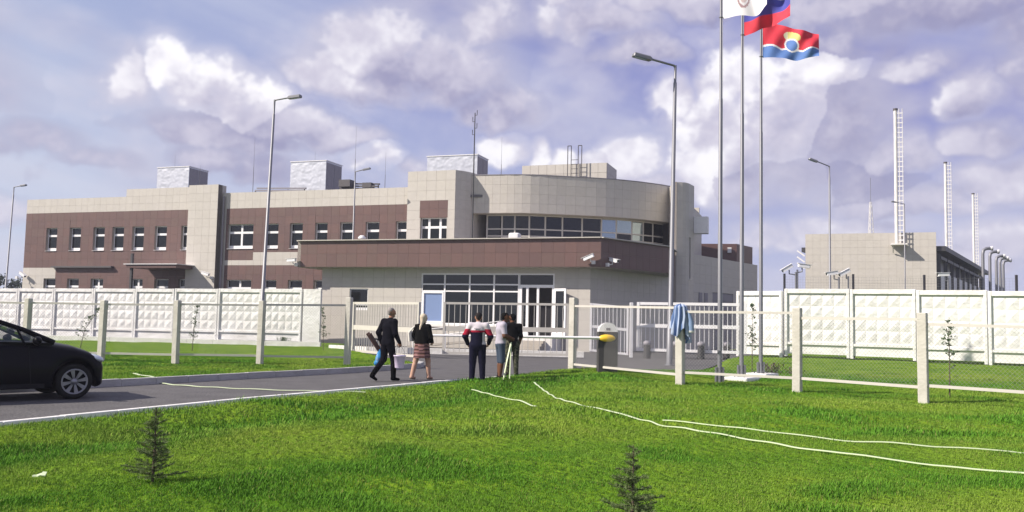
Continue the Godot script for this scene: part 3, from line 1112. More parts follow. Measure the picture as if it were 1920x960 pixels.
func make_roof_things():
	var turn := office.rotation.y
	var units := [
		[-22.7, -5.9, 3.0, 2.3, 2.6, "pale sheet-metal ventilation box on the roof of the far wing", 11.2, 1.9],
		[-10.6, -5.9, 3.0, 2.3, 2.8, "dented silver ventilation box on the roof above the middle windows", 10.9, 2.2],
		[0.8, -6.0, 3.8, 2.1, 2.6, "silver ventilation box behind the stair tower beside the curved corner", 11.0, 2.1]]
	for u in units:
		var o := thing("ventilation_unit", u[5], "ventilation unit", oloc(u[0], 9.62, u[1]), turn, "ventilation units on the office roof")
		var s := st()
		box(s, Vector3(0, u[6] - 9.62 + u[7] * 0.5, 0), Vector3(u[2], u[7], u[3]))
		obj("casing", s, M.silver_sheet, o)
		s = st()
		box(s, Vector3(0, u[6] - 9.62 + u[7] + 0.03, 0), Vector3(u[2] + 0.08, 0.06, u[3] + 0.08))
		obj("lid", s, M.white_metal, o)
		s = st()
		for k in [-1, 1]:
			for q in [-1, 1]:
				box(s, Vector3(k * (u[2] * 0.5 - 0.15), (u[6] - 9.62) * 0.5, q * (u[3] * 0.5 - 0.15)), Vector3(0.1, u[6] - 9.62, 0.1))
		obj("base_frame", s, M.dark_metal, o)
		s = st()
		for k in 2:
			box(s, Vector3(u[2] * 0.5 + 0.012, u[6] - 9.62 + u[7] * 0.5, (k - 0.5) * u[3] * 0.48), Vector3(0.024, u[7] * 0.9, u[3] * 0.45))  # plain sheets over the right side, darker grey than the casing
		obj("grey_side", s, M.mid_grey, o)
	# ducts and pipe racks
	var racks := [[-12.6, -4.2, 4.2, "grey pipe rack on the roof beside the tall pier"], [-6.2, -4.6, 3.0, "dark duct rack beside the dented silver ventilation box"], [-2.9, -4.4, 3.4, "low white duct on the roof next to the stair tower"]]
	for i in 3:
		var q = racks[i]
		var o := thing("roof_duct", q[3], "duct", oloc(q[0], 9.62, q[1]), turn)
		var top: float = [1.55, 1.75, 1.25][i]
		var s := st()
		for k in 4:
			box(s, Vector3((k / 3.0 - 0.5) * q[2], top * 0.5 - 0.1, 0), Vector3(0.07, top - 0.2, 0.07))
		obj("stand", s, M.dark_metal, o)
		s = st()
		for k in 3:
			bar(s, Vector3(-q[2] * 0.5, top - k * 0.2, 0.2 * k - 0.2), Vector3(q[2] * 0.5, top - 0.12 - k * 0.2, 0.2 * k - 0.2), 0.14, 0.1)
		if i == 1:
			box(s, Vector3(-0.9, top - 0.1, 0.3), Vector3(0.9, 0.5, 0.7))
			box(s, Vector3(0.6, top - 0.2, -0.2), Vector3(0.7, 0.35, 0.6))
		obj("duct", s, [M.mid_grey, M.dark_grey, M.white_metal][i], o)
	# lightning rods
	var rods := [[-16.2, -6.0, 15.5, "tall thin lightning rod behind the pier"], [-23.6, -6.0, 14.4, "short thin lightning rod behind the far ventilation box"], [-20.2, -4.8, 13.2, "stubby rod at the corner of the far ventilation box"], [-7.4, -6.0, 15.9, "tallest lightning rod beside the dented silver box"], [-4.9, -6.0, 13.8, "thin lightning rod above the middle windows near the stair tower"], [4.1, -6.0, 14.5, "thin lightning rod behind the curved corner"], [-10.2, -5.0, 13.9, "short rod standing behind the dented silver box"]]
	for r in rods:
		var o := thing("lightning_rod", r[3], "lightning rod", oloc(r[0], 9.62, r[1]), turn, "lightning rods on the office roof")
		var h: float = r[2] - 9.62
		var s := st()
		tube(s, [Vector3.ZERO, Vector3(0, h * 0.6, 0)], [0.03, 0.02], 6)
		tube(s, [Vector3(0, h * 0.6, 0), Vector3(0, h, 0)], [0.012, 0.006], 6)
		obj("rod", s, M.galvanised, o)
		s = st()
		lathe(s, Vector3.ZERO, Vector3.UP, [Vector2(0, 0), Vector2(0.16, 0), Vector2(0.12, 0.1), Vector2(0.03, 0.12)], 10)
		obj("foot", s, M.plinth, o)
	# stair head on the curved roof, with its ladder
	var p := thing("roof_stairhead", "beige tiled stair head rising above the curved parapet", "stair head", oloc(8.9, 9.62, -5.0), turn)
	var s2 := st()
	box(s2, Vector3(0, 1.3, -1.5), Vector3(5.9, 2.6, 2.9))
	obj("core", s2, M.joint, p)
	for i in 10:
		for j in 4:
			inst("beige_tile", box_mesh(Vector3(0.576, 0.636, 0.024)), M["beige%d" % (rng.randi() % 4)], p, Transform3D(Basis.IDENTITY, Vector3(-2.655 + i * 0.59, 0.325 + j * 0.65, -0.036)))
	for i in 5:
		for j in 4:
			inst("beige_tile", box_mesh(Vector3(0.024, 0.636, 0.566)), M["beige%d" % (rng.randi() % 4)], p, Transform3D(Basis.IDENTITY, Vector3(2.962, 0.325 + j * 0.65, -0.34 - i * 0.58)))
	var l := thing("roof_ladder", "grey steel hooped ladder against the roof stair head", "ladder", oloc(9.75, 9.62, -4.75), turn)
	for k in [-1, 1]:
		var s3 := st()
		for q in [0.0, 0.24]:
			tube(s3, [Vector3(k * 0.36 - 0.12 + q, 0.1, 0.1), Vector3(k * 0.36 - 0.12 + q, 3.75, 0.1)], [0.028], 6)
		tube(s3, [Vector3(k * 0.36 - 0.12, 3.75, 0.1), Vector3(k * 0.36 + 0.12, 3.75, 0.1)], [0.03], 6)
		obj("rail", s3, M.dark_grey, l)
	for j in 9:
		var s3 := st()
		tube(s3, [Vector3(-0.24, 0.4 + j * 0.3, 0.1), Vector3(0.24, 0.4 + j * 0.3, 0.1)], [0.018], 6)
		obj("rung", s3, M.dark_grey, l)
	# antenna mast on the canopy roof
	var a := thing("antenna_mast", "slim dark antenna mast rising from the canopy roof", "antenna", oloc(5.3, 5.9, 2.3), turn)
	s2 = st()
	tube(s2, [Vector3.ZERO, Vector3(0, 4.0, 0), Vector3(0, 8.35, 0)], [0.055, 0.045, 0.03], 8)
	obj("mast", s2, M.dark_metal, a)
	for k in 4:
		s2 = st()
		tube(s2, [Vector3(0, 7.0 + k * 0.4, 0), Vector3(0.14 if k % 2 else -0.14, 7.0 + k * 0.4, 0), Vector3(0.14 if k % 2 else -0.14, 7.3 + k * 0.4, 0)], [0.022], 6)
		obj("dipole", s2, M.dark_metal, a)
	s2 = st()
	box(s2, Vector3(0, 0.06, 0), Vector3(0.5, 0.12, 0.5))
	obj("base_plate", s2, M.mid_grey, a)
	# small things on the canopy edge
	var v := thing("roof_vent", "small white mushroom vent on the canopy roof", "vent", oloc(-1.55, 5.9, 3.4), turn)
	s2 = st()
	tube(s2, [Vector3.ZERO, Vector3(0, 0.65, 0)], [0.09], 10)
	obj("pipe", s2, M.white_metal, v)
	s2 = st()
	lathe(s2, Vector3(0, 0.6, 0), Vector3.UP, [Vector2(0.24, 0), Vector2(0.24, 0.08), Vector2(0.12, 0.2), Vector2(0.0, 0.22)], 12)
	obj("cap", s2, M.white_metal, v)
	v = thing("spotlight", "white floodlight housing standing on the canopy edge below the ribbon window", "floodlight", oloc(8.6, 5.9, 4.0), turn)
	s2 = st()
	cbox(s2, Vector3(0, 0.55, 0), Vector3(0.62, 0.42, 0.5), 0.06)
	obj("housing", s2, M.white_metal, v)
	s2 = st()
	box(s2, Vector3(0, 0.17, 0), Vector3(0.12, 0.34, 0.12))
	obj("bracket", s2, M.dark_grey, v)

# ------------------------------------------------------------------ far building, chimneys, mast
func make_far_building():
	var A := Vector2(25.92, 79.85)
	var B := Vector2(35.67, 75.97)
	var turn := -atan2(A.y - B.y, B.x - A.x)
	var f := thing("boiler_house", "plain beige tiled industrial block with dark eaves behind the right concrete wall", "building", at(A.x, A.y), turn)
	var W := (B - A).length()
	wall(f, Vector2(0, 0), Vector2(W, 0), 0.0, 9.9, [[R(0, 0, W, 9.9), "beige"]], [], 0.62, 0.6, 0.3)
	lay_tiles(f)
	# direction of the long side, in the block's own axes
	var e := f.transform.basis.inverse() * Vector3(0.54, 0, -0.84).normalized()
	var c0 := Vector3(W, 0, 0)
	var Ls := 37.0
	var s := st()
	prism(s, [Vector2(0.0, -0.35), Vector2(W - 0.3, -0.35), Vector2(W - 0.6 + e.x * Ls, e.z * Ls), Vector2(-0.3 + e.x * Ls, e.z * Ls)], 0.0, 8.3)
	obj("long_wall", s, M.mid_grey, f)
	s = st()
	prism(s, [Vector2(-0.35, -0.36), Vector2(W + 0.75, -0.36), Vector2(W + 0.75 + e.x * Ls, e.z * Ls), Vector2(-0.5 + e.x * Ls, e.z * Ls)], 8.35, 8.75)
	obj("roof", s, M.dark_metal, f)
	for k in 9:
		var q := c0 + e * (0.9 + k * 4.2)
		s = st()
		box(s, q + Vector3(0.05, 4.1, 0), Vector3(0.3, 8.2, 0.3))
		obj("column", s, M.dark_metal, f)
		if k < 8:
			var m := q + e * 2.1
			s = st()
			bar(s, m - e * 1.75 + Vector3(-0.02, 4.4, 0), m + e * 1.75 + Vector3(-0.02, 4.4, 0), 0.1, 4.6)
			obj("panel", s, M.white_metal, f)
			s = st()
			bar(s, m - e * 1.9 + Vector3(0.1, 7.85, 0), m + e * 1.9 + Vector3(0.1, 7.85, 0), 0.25, 0.25)
			obj("eave_beam", s, M.dark_metal, f)
	for k in 3:
		s = st()
		bar(s, Vector3(-0.1, 8.0 - k * 0.55, -0.6), Vector3(-0.75, 8.5 - k * 0.55, -0.6), 0.1, 0.12)
		obj("eave_bracket", s, M.white_metal, f)
	# ladder chimneys
	for c in [[32.75, 76.6, 8.9, 20.5, "nearest white ladder chimney bracketed to the beige block"], [47.75, 99.0, 0.2, 20.2, "middle of the three white ladder chimneys"], [62.0, 121.0, 0.2, 20.2, "shortest-looking far white ladder chimney at the right"]]:
		var ch := thing("ladder_chimney", c[4], "chimney", at(c[0], c[1], c[2]), turn, "white ladder chimneys of the industrial block")
		var h: float = c[3] - c[2]
		s = st()
		tube(s, [Vector3(-0.12, 0, 0), Vector3(-0.12, h, 0)], [0.15], 10)
		obj("flue", s, M.white_paint, ch)
		s = st()
		tube(s, [Vector3(0.16, 0, 0.1), Vector3(0.16, h, 0.1)], [0.035], 6)
		tube(s, [Vector3(0.42, 0, 0.1), Vector3(0.42, h, 0.1)], [0.035], 6)
		obj("ladder_rail", s, M.white_paint, ch)
		for k in int(h / 0.42):
			s = st()
			var y := 0.3 + k * 0.42
			bar(s, Vector3(0.03, y, 0.1), Vector3(0.46, y, 0.1), 0.06, 0.09)
			obj("rung", s, M.white_metal, ch)
		s = st()
		lathe(s, Vector3(-0.12, h, 0), Vector3.UP, [Vector2(0.0, 0.06), Vector2(0.2, 0.06), Vector2(0.2, -0.1), Vector2(0.17, -0.1)], 10, false)
		obj("cap", s, M.dark_grey, ch)
		if c[2] > 1.0:
			s = st()
			box(s, Vector3(0.05, -0.06, 0.1), Vector3(1.3, 0.12, 1.0))
			bar(s, Vector3(0.5, -0.1, 0.4), Vector3(0.5, -0.7, -0.35), 0.08, 0.08)
			bar(s, Vector3(-0.4, -0.1, 0.4), Vector3(-0.4, -0.7, -0.35), 0.08, 0.08)
			obj("bracket", s, M.white_paint, ch)
	# lattice mast behind
	var lm := thing("lattice_mast", "thin white lattice mast showing above the beige block", "mast", at(43.7, 110.0))
	s = st()
	for k in 3:
		var a := TAU * k / 3.0
		tube(s, [Vector3(cos(a) * 1.1, 0, sin(a) * 1.1), Vector3(cos(a) * 0.12, 17.2, sin(a) * 0.12)], [0.07, 0.04], 5)
	obj("legs", s, M.white_paint, lm)
	s = st()
	for j in 24:
		var y := j * 0.7
		var r0 := lerpf(1.1, 0.12, y / 17.2)
		var r1 := lerpf(1.1, 0.12, (y + 0.7) / 17.2)
		for k in 3:
			var a := TAU * k / 3.0
			var b := TAU * (k + 1) / 3.0
			tube(s, [Vector3(cos(a) * r0, y, sin(a) * r0), Vector3(cos(b) * r1, y + 0.7, sin(b) * r1)], [0.025], 4, false)
	obj("bracing", s, M.white_paint, lm)
	s = st()
	tube(s, [Vector3(0, 17.0, 0), Vector3(0, 20.2, 0)], [0.03], 5)
	obj("tip", s, M.galvanised, lm)
	# bent flue pipes along the side
	var fl := [[1843.0, 466.0, 84.0], [1856.0, 472.0, 88.0], [1868.0, 480.0, 94.0], [1875.0, 484.0, 98.0], [1881.0, 488.0, 102.0]]
	for i in 5:
		var d: float = fl[i][2]
		var x: float = (fl[i][0] - 960.0) / 1700.0 * d * 1.003
		var h: float = 1.5 + (625.0 - fl[i][1]) / 1700.0 * d
		var o := thing("flue_pipe", ["first silver bent flue pipe beside the industrial block", "second silver bent flue pipe beside the industrial block", "third silver bent flue pipe beside the industrial block", "fourth silver bent flue pipe beside the industrial block", "fifth and farthest silver bent flue pipe beside the industrial block"][i], "flue pipe", at(x, d), 0.0, "bent flue pipes beside the industrial block")
		s = st()
		tube(s, [Vector3.ZERO, Vector3(0, h - 0.5, 0), Vector3(0.08, h - 0.15, 0), Vector3(0.35, h, 0), Vector3(0.7, h + 0.03, 0)], [0.14, 0.14, 0.15, 0.15, 0.16], 10)
		obj("pipe", s, M.galvanised, o)
		s = st()
		lathe(s, Vector3(0.68, h + 0.03, 0), Vector3.RIGHT, [Vector2(0.16, 0), Vector2(0.24, 0.2), Vector2(0.22, 0.22), Vector2(0.14, 0.02)], 10)
		obj("cowl", s, M.white_metal, o)

# ------------------------------------------------------------------ concrete walls
func panel_mesh(w: float, h: float, cols: int, rows: int) -> ArrayMesh:
	var s := st()
	# slab
	box(s, Vector3(w / 2, h / 2 + 0.06, -0.06), Vector3(w - 0.02, h - 0.12, 0.12))
	var fw := 0.14
	var low := 0.62
	var zf := 0.11
	cbox(s, Vector3(fw / 2 + 0.012, h / 2, zf / 2 - 0.001), Vector3(fw, h, zf), 0.02)
	cbox(s, Vector3(w - fw / 2 - 0.012, h / 2, zf / 2 - 0.001), Vector3(fw, h, zf), 0.02)
	box(s, Vector3(w / 2, h - 0.11, zf / 2 - 0.004), Vector3(w - 2 * fw - 0.03, 0.2, zf - 0.012))
	box(s, Vector3(w / 2, low, zf / 2 - 0.008), Vector3(w - 2 * fw - 0.03, 0.11, zf - 0.02))
	var x0 := fw + 0.05
	var x1 := w - fw - 0.05
	var y0 := low + 0.10
	var y1 := h - 0.26
	for j in rows:
		for i in cols:
			var ax := lerpf(x0, x1, float(i) / cols) + 0.01
			var bx := lerpf(x0, x1, float(i + 1) / cols) - 0.01
			var ay := lerpf(y0, y1, float(j) / rows) + 0.01
			var by := lerpf(y0, y1, float(j + 1) / rows) - 0.01
			var p := Vector3((ax + bx) / 2, (ay + by) / 2, 0.055)
			var c := [Vector3(ax, by, 0.002), Vector3(bx, by, 0.002), Vector3(bx, ay, 0.002), Vector3(ax, ay, 0.002)]
			for k in 4:
				tri(s, p, c[k], c[(k + 1) % 4])
	s.generate_normals()
	return s.commit()

func concrete_run(label: String, joints: Array, h: float, ys: Array):
	var a: Vector2 = joints[0]
	var o := thing("concrete_fence", label, "fence", at(a.x, a.y))
	for i in joints.size() - 1:
		var p: Vector2 = joints[i]
		var q: Vector2 = joints[i + 1]
		var w := (q - p).length()
		var ang := atan2(q.y - p.y, q.x - p.x)
		inst("panel", panel_mesh(w, h, 5, 4), M.concrete_white, o, Transform3D(Basis(Vector3.UP, ang + rng.randf_range(-0.008, 0.008)), at(p.x, p.y, ys[i]) - at(a.x, a.y)))
	return o

func make_concrete_walls():
	var j := []
	var y := []
	var px := [-56.0, -53.05, -50.1, -47.15, -44.2, -41.25, -38.3, -35.4, -32.45, -29.65, -26.65, -23.6, -20.8, -17.8, -14.9, -12.3]
	for i in px.size():
		var x: float = px[i]
		j.append(Vector2(x, 53.6 + (-12.25 - x) * 0.31))
		y.append(lerpf(-0.12, 0.08, maxf(i - 6.0, 0.0) / 9.0))
	var o: Node3D = concrete_run("white concrete panel fence with raised diamond squares left of the gatehouse", j, 3.2, y)
	var s := st()
	box(s, Vector3(0.57, 1.58, -0.05), Vector3(1.12, 3.16, 0.2))
	obj("end_panel", s, M.concrete_white, o, Transform3D(Basis(Vector3.UP, -0.29), at(-12.24, 53.58, 0.1) - at(-56.0, 53.6 + 43.75 * 0.31)))
	o = concrete_run("white concrete panel fence with raised diamond squares behind the flagpoles", [Vector2(11.2, 45.0), Vector2(13.03, 43.5)], 3.2, [0.12])
	j = [Vector2(13.08, 43.42), Vector2(15.75, 42.15), Vector2(18.2, 40.75), Vector2(20.65, 39.3), Vector2(23.1, 37.8), Vector2(25.6, 36.3)]
	concrete_run("white concrete panel fence with raised diamond squares along the right lawn", j, 3.2, [0.22, 0.2, 0.16, 0.12, 0.08])
	# mesh screen on dark posts behind the right wall
	var f := thing("security_fence", "fine wire screen on thin black posts above the right concrete wall", "fence", at(13.39, 44.6))
	var posts := [Vector2(13.35, 44.3), Vector2(16.45, 43.6), Vector2(19.6, 43.0), Vector2(23.2, 41.6)]
	for p in posts:
		s = st()
		box(s, at(p.x, p.y, 2.1) - f.position, Vector3(0.09, 4.2, 0.09))
		obj("post", s, M.dark_metal, f)
	for i in 3:
		s = st()
		var a: Vector2 = posts[i]
		var b: Vector2 = posts[i + 1]
		for k in 9:
			var yy := 3.0 + k * 0.13
			tube(s, [at(a.x, a.y, yy) - f.position, at(b.x, b.y, yy) - f.position], [0.004], 3, false)
		for k in 26:
			var m := a.lerp(b, k / 26.0)
			tube(s, [at(m.x, m.y, 3.0) - f.position, at(m.x, m.y, 4.05) - f.position], [0.004], 3, false)
		obj("wire_screen", s, M.wire, f)

# ------------------------------------------------------------------ fence beside the road
func chain_link(s: SurfaceTool, a: Vector3, b: Vector3, y0: float, y1: float, step := 0.085):
	# diagonal wires clipped to the bay; a, b are the lower ends
	var L := (b - a).length()
	var H := y1 - y0
	var e := (b - a) / L
	var k := -H
	while k < L:
		var u0 := maxf(k, 0.0)
		var u1 := minf(k + H, L)
		if u1 > u0 + 0.02:
			for m in 2:
				var v0 := u0 - k if m == 0 else H - (u0 - k)
				var v1 := u1 - k if m == 0 else H - (u1 - k)
				tube(s, [a + e * u0 + Vector3.UP * (y0 + v0), a + e * u1 + Vector3.UP * (y0 + v1)], [0.0022], 3, false)
		k += step

func fence_run(label: String, posts: Array, rails: Array, tops: Array, turn: float, wide := 0.17):
	var p0: Vector2 = posts[0]
	var o := thing("mesh_fence", label, "fence", at(p0.x, p0.y))
	for i in posts.size():
		var p: Vector2 = posts[i]
		var y := lawn_y(p.x, p.y) - 0.1
		var s := st()
		cbox(s, Vector3(0, (tops[i] + y) * 0.5, 0), Vector3(wide, tops[i] - y, wide), 0.012)
		var m := obj("post", s, M.post, o)
		m.position = at(p.x, p.y) - o.position
		m.rotation.y = turn
		m.rotation.z = rng.randf_range(-0.012, 0.012)
	for i in posts.size() - 1:
		var a := at(posts[i].x, posts[i].y) - o.position
		var b := at(posts[i + 1].x, posts[i + 1].y) - o.position
		var e := (b - a).normalized() * wide * 0.5
		a += e
		b -= e
		for k in 2:
			var s := st()
			bar(s, a + Vector3.UP * rails[i][k], b + Vector3.UP * rails[i][k + 2], 0.05, 0.06)
			obj("rail", s, M.fence_metal, o)
		var s2 := st()
		chain_link(s2, a, b, minf(rails[i][1], rails[i][3]), maxf(rails[i][0], rails[i][2]))
		obj("wire_mesh", s2, M.wire, o)

func make_front_fence():
	fence_run("beige post fence with two thin rails on the lawn left of the road", [Vector2(-18.8, 27.2), Vector2(-16.6, 27.15), Vector2(-14.4, 27.1), Vector2(-12.14, 27.08), Vector2(-9.92, 27.06), Vector2(-7.51, 27.4), Vector2(-5.05, 28.3)],
		[[1.8, 0.36, 1.8, 0.36], [1.8, 0.36, 1.8, 0.36], [1.81, 0.36, 1.81, 0.36], [1.81, 0.36, 1.84, 0.36], [1.86, 0.37, 1.88, 0.37], [1.9, 0.36, 1.95, 0.34]], [1.95, 1.95, 1.94, 1.93, 1.97, 2.02, 2.2], -0.3)
	fence_run("beige post fence with chain-link mesh crossing the lawn on the right", [Vector2(1.86, 27.2), Vector2(4.29, 22.94), Vector2(6.73, 21.35), Vector2(8.68, 19.14), Vector2(10.9, 17.0), Vector2(13.2, 14.9)],
		[[2.05, 0.32, 1.98, 0.3], [1.88, 0.36, 1.88, 0.36], [1.76, 0.36, 1.76, 0.34], [1.66, 0.38, 1.62, 0.36], [1.6, 0.36, 1.6, 0.36]], [2.3, 1.72, 2.0, 1.9, 1.85, 1.85], -0.62, 0.19)

# ------------------------------------------------------------------ gates
func gate_leaf(root: Node3D, a: Vector3, b: Vector3, h: float, bars: int, m: Material, mid := 0.5, fw := 0.1, midw := 1.3):
	var e := (b - a).normalized()
	var s := st()
	for p in [a + e * fw / 2, b - e * fw / 2]:
		bar(s, p, p + Vector3.UP * h, fw, fw, e.cross(Vector3.UP))
	for y in [fw / 2, h * mid, h - fw / 2]:
		bar(s, a + e * fw + Vector3.UP * y, b - e * fw + Vector3.UP * y, fw * 0.7, fw * (midw if y == h * mid else 1.0))
	obj("frame", s, m, root)
	var L := (b - a).length()
	for k in range(1, bars):
		var p := a + e * (L * k / bars)
		s = st()
		bar(s, p + Vector3.UP * fw, p + Vector3.UP * (h * mid - fw * midw * 0.5), 0.03, 0.03)
		bar(s, p + Vector3.UP * (h * mid + fw * midw * 0.5), p + Vector3.UP * (h - fw), 0.03, 0.03)
		obj("picket", s, m, root)

func make_gates():
	var hinge := at(-7.2, 41.6, 0.0)
	var g := thing("gate_leaf", "open left leaf of the beige picket gate standing on the lawn edge", "gate", hinge)
	gate_leaf(g, Vector3(0, 0.06, 0), at(-3.72, 37.1, 0.02) - hinge, 2.26, 26, M.fence_metal, 0.49, 0.1, 2.1)
	hinge = at(2.55, 40.0, 0.0)
	g = thing("gate_leaf", "half-open right leaf of the beige picket gate before the entrance", "gate", hinge)
	gate_leaf(g, at(-3.0, 40.4, 0.08) - hinge, Vector3(0, 0.12, 0), 2.3, 22, M.fence_metal, 0.49, 0.1, 2.1)
	g = thing("gate_post", "square post carrying the right gate leaf", "post", at(2.72, 40.0))
	var s := st()
	cbox(s, Vector3(0, 1.25, 0), Vector3(0.18, 2.5, 0.18), 0.015)
	obj("shaft", s, M.fence_metal, g)
	s = st()
	lathe(s, Vector3(0, 2.5, 0), Vector3.UP, [Vector2(0.13, 0), Vector2(0.0, 0.08)], 4, false)
	obj("cap", s, M.fence_metal, g)
	# picket fence and wicket between the gates
	g = thing("picket_fence", "short white picket panel behind the barrier cabinet", "fence", at(4.0, 43.6))
	gate_leaf(g, Vector3(-0.2, 0.25, 0), at(5.62, 43.3, 0.1) - at(4.0, 43.6), 2.3, 10, M.white_metal, 0.52)
	s = st()
	cbox(s, at(5.75, 43.3, 1.3) - at(4.0, 43.6), Vector3(0.16, 2.6, 0.16), 0.015)
	obj("post", s, M.white_metal, g)
	g = thing("sliding_gate", "white picket sliding gate beside the concrete fence corner", "gate", at(6.1, 43.9))
	gate_leaf(g, Vector3(0, 0.3, 0), at(10.95, 42.2, 0.3) - at(6.1, 43.9), 2.35, 24, M.white_metal, 0.52, 0.13)
	s = st()
	for k in 2:
		lathe(s, Vector3(0.6 + k * 3.6, 0.2, 0.06 - k * 0.9), Vector3(0.2, 0, 1), [Vector2(0, -0.04), Vector2(0.1, -0.04), Vector2(0.1, 0.04), Vector2(0, 0.04)], 10, false)
	obj("roller", s, M.dark_metal, g)
	# bollards
	var names := ["dark bollard nearest the white picket panel before the sliding gate", "second dark bollard before the white sliding gate", "third dark bollard, partly behind the post with the shirt", "dark bollard nearest the concrete fence corner before the sliding gate"]
	for i in 4:
		var x: float = [6.35, 7.75, 8.95, 10.2][i]
		var o := thing("bollard", names[i], "bollard", at(x, 42.2 + i * 0.25), 0.0, "dark bollards before the sliding gate")
		s = st()
		tube(s, [Vector3.ZERO, Vector3(0, 0.62, 0)], [0.17, 0.16], 12)
		obj("shaft", s, M.dark_metal, o)
		s = st()
		lathe(s, Vector3(0, 0.62, 0), Vector3.UP, [Vector2(0.16, 0), Vector2(0.19, 0.03), Vector2(0.19, 0.1), Vector2(0.15, 0.18), Vector2(0.0, 0.22)], 12)
		obj("cap", s, M.mid_grey, o)

func make_barrier():
	var y := lawn_y(2.77, 26.0) - 0.03
	var b := thing("barrier", "grey vehicle barrier with white hood, yellow hub and lowered white boom", "barrier", at(2.77, 26.0, y), 0.02)
	var s := st()
	cbox(s, Vector3(0, 0.58, 0), Vector3(0.56, 1.16, 0.40), 0.02)
	obj("cabinet", s, M.cabinet, b)
	s = st()
	var prof := []
	for i in 9:
		var a := PI * i / 8.0
		prof.append(Vector2(-0.27 * cos(a), 1.165 + 0.26 * sin(a)))
	for i in 8:
		var p: Vector2 = prof[i]
		var q: Vector2 = prof[i + 1]
		quad(s, Vector3(p.x, p.y, -0.2), Vector3(q.x, q.y, -0.2), Vector3(q.x, q.y, 0.2), Vector3(p.x, p.y, 0.2))
		tri(s, Vector3(0, 1.165, 0.2), Vector3(p.x, p.y, 0.2), Vector3(q.x, q.y, 0.2))
		tri(s, Vector3(0, 1.165, -0.2), Vector3(q.x, q.y, -0.2), Vector3(p.x, p.y, -0.2))
	obj("hood", s, M.white_frame, b)
	s = st()
	box(s, Vector3(0.0, 1.24, 0.202), Vector3(0.12, 0.07, 0.01))
	obj("badge", s, M.mid_grey, b)
	s = st()
	ball(s, Vector3(-0.04, 0.985, 0.26), Vector3(0.24, 0.105, 0.09), 8)
	obj("hub", s, M.yellow, b)
	s = st()
	tube(s, [Vector3(-0.2, 0.985, 0.26), Vector3(-5.3, 0.96, 0.26)], [0.042, 0.032], 10)
	obj("boom", s, M.white_frame, b)
	s = st()
	box(s, Vector3(-0.19, 0.62, 0.186), Vector3(0.02, 0.9, 0.012))
	box(s, Vector3(0.18, 0.5, 0.186), Vector3(0.05, 0.06, 0.012))
	obj("door_seam", s, M.dark_metal, b)
	# shirt hung over the fence post
	var j := thing("draped_shirt", "blue shirt with fold highlights painted as pale stripes, draped over a beige fence post", "shirt", at(4.29, 22.94, 1.72))
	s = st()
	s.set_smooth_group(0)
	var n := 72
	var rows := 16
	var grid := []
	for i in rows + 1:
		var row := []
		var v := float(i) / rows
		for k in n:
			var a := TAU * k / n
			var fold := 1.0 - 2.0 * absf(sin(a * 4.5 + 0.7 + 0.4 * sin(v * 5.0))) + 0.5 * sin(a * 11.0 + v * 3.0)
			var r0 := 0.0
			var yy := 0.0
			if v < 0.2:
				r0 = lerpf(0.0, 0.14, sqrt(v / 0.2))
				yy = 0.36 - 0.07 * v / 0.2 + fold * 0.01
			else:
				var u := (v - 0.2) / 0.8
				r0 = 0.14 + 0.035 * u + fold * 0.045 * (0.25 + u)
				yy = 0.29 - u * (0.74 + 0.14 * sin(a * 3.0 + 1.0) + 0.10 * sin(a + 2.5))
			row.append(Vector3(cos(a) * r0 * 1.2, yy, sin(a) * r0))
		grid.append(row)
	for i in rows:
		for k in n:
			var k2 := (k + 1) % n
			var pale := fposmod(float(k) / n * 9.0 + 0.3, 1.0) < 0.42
			s.set_color(Color(0.42, 0.50, 0.66) if pale else Color(0.12, 0.19, 0.38))  # fold highlights painted in: pale and darker blue alternate fold by fold
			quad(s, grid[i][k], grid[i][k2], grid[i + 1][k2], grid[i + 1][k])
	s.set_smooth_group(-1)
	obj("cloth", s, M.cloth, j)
	s = st()
	tube(s, [Vector3(0.17, 0.2, 0.08), Vector3(0.235, -0.1, 0.12), Vector3(0.25, -0.32, 0.1)], [0.05, 0.07, 0.075], 10)
	obj("sleeve", s, M.denim, j)
	s = st()
	lathe(s, Vector3(0.25, -0.31, 0.1), Vector3.DOWN, [Vector2(0.077, 0), Vector2(0.08, 0.05), Vector2(0.0, 0.05)], 10)
	obj("cuff", s, M.white_metal, j)

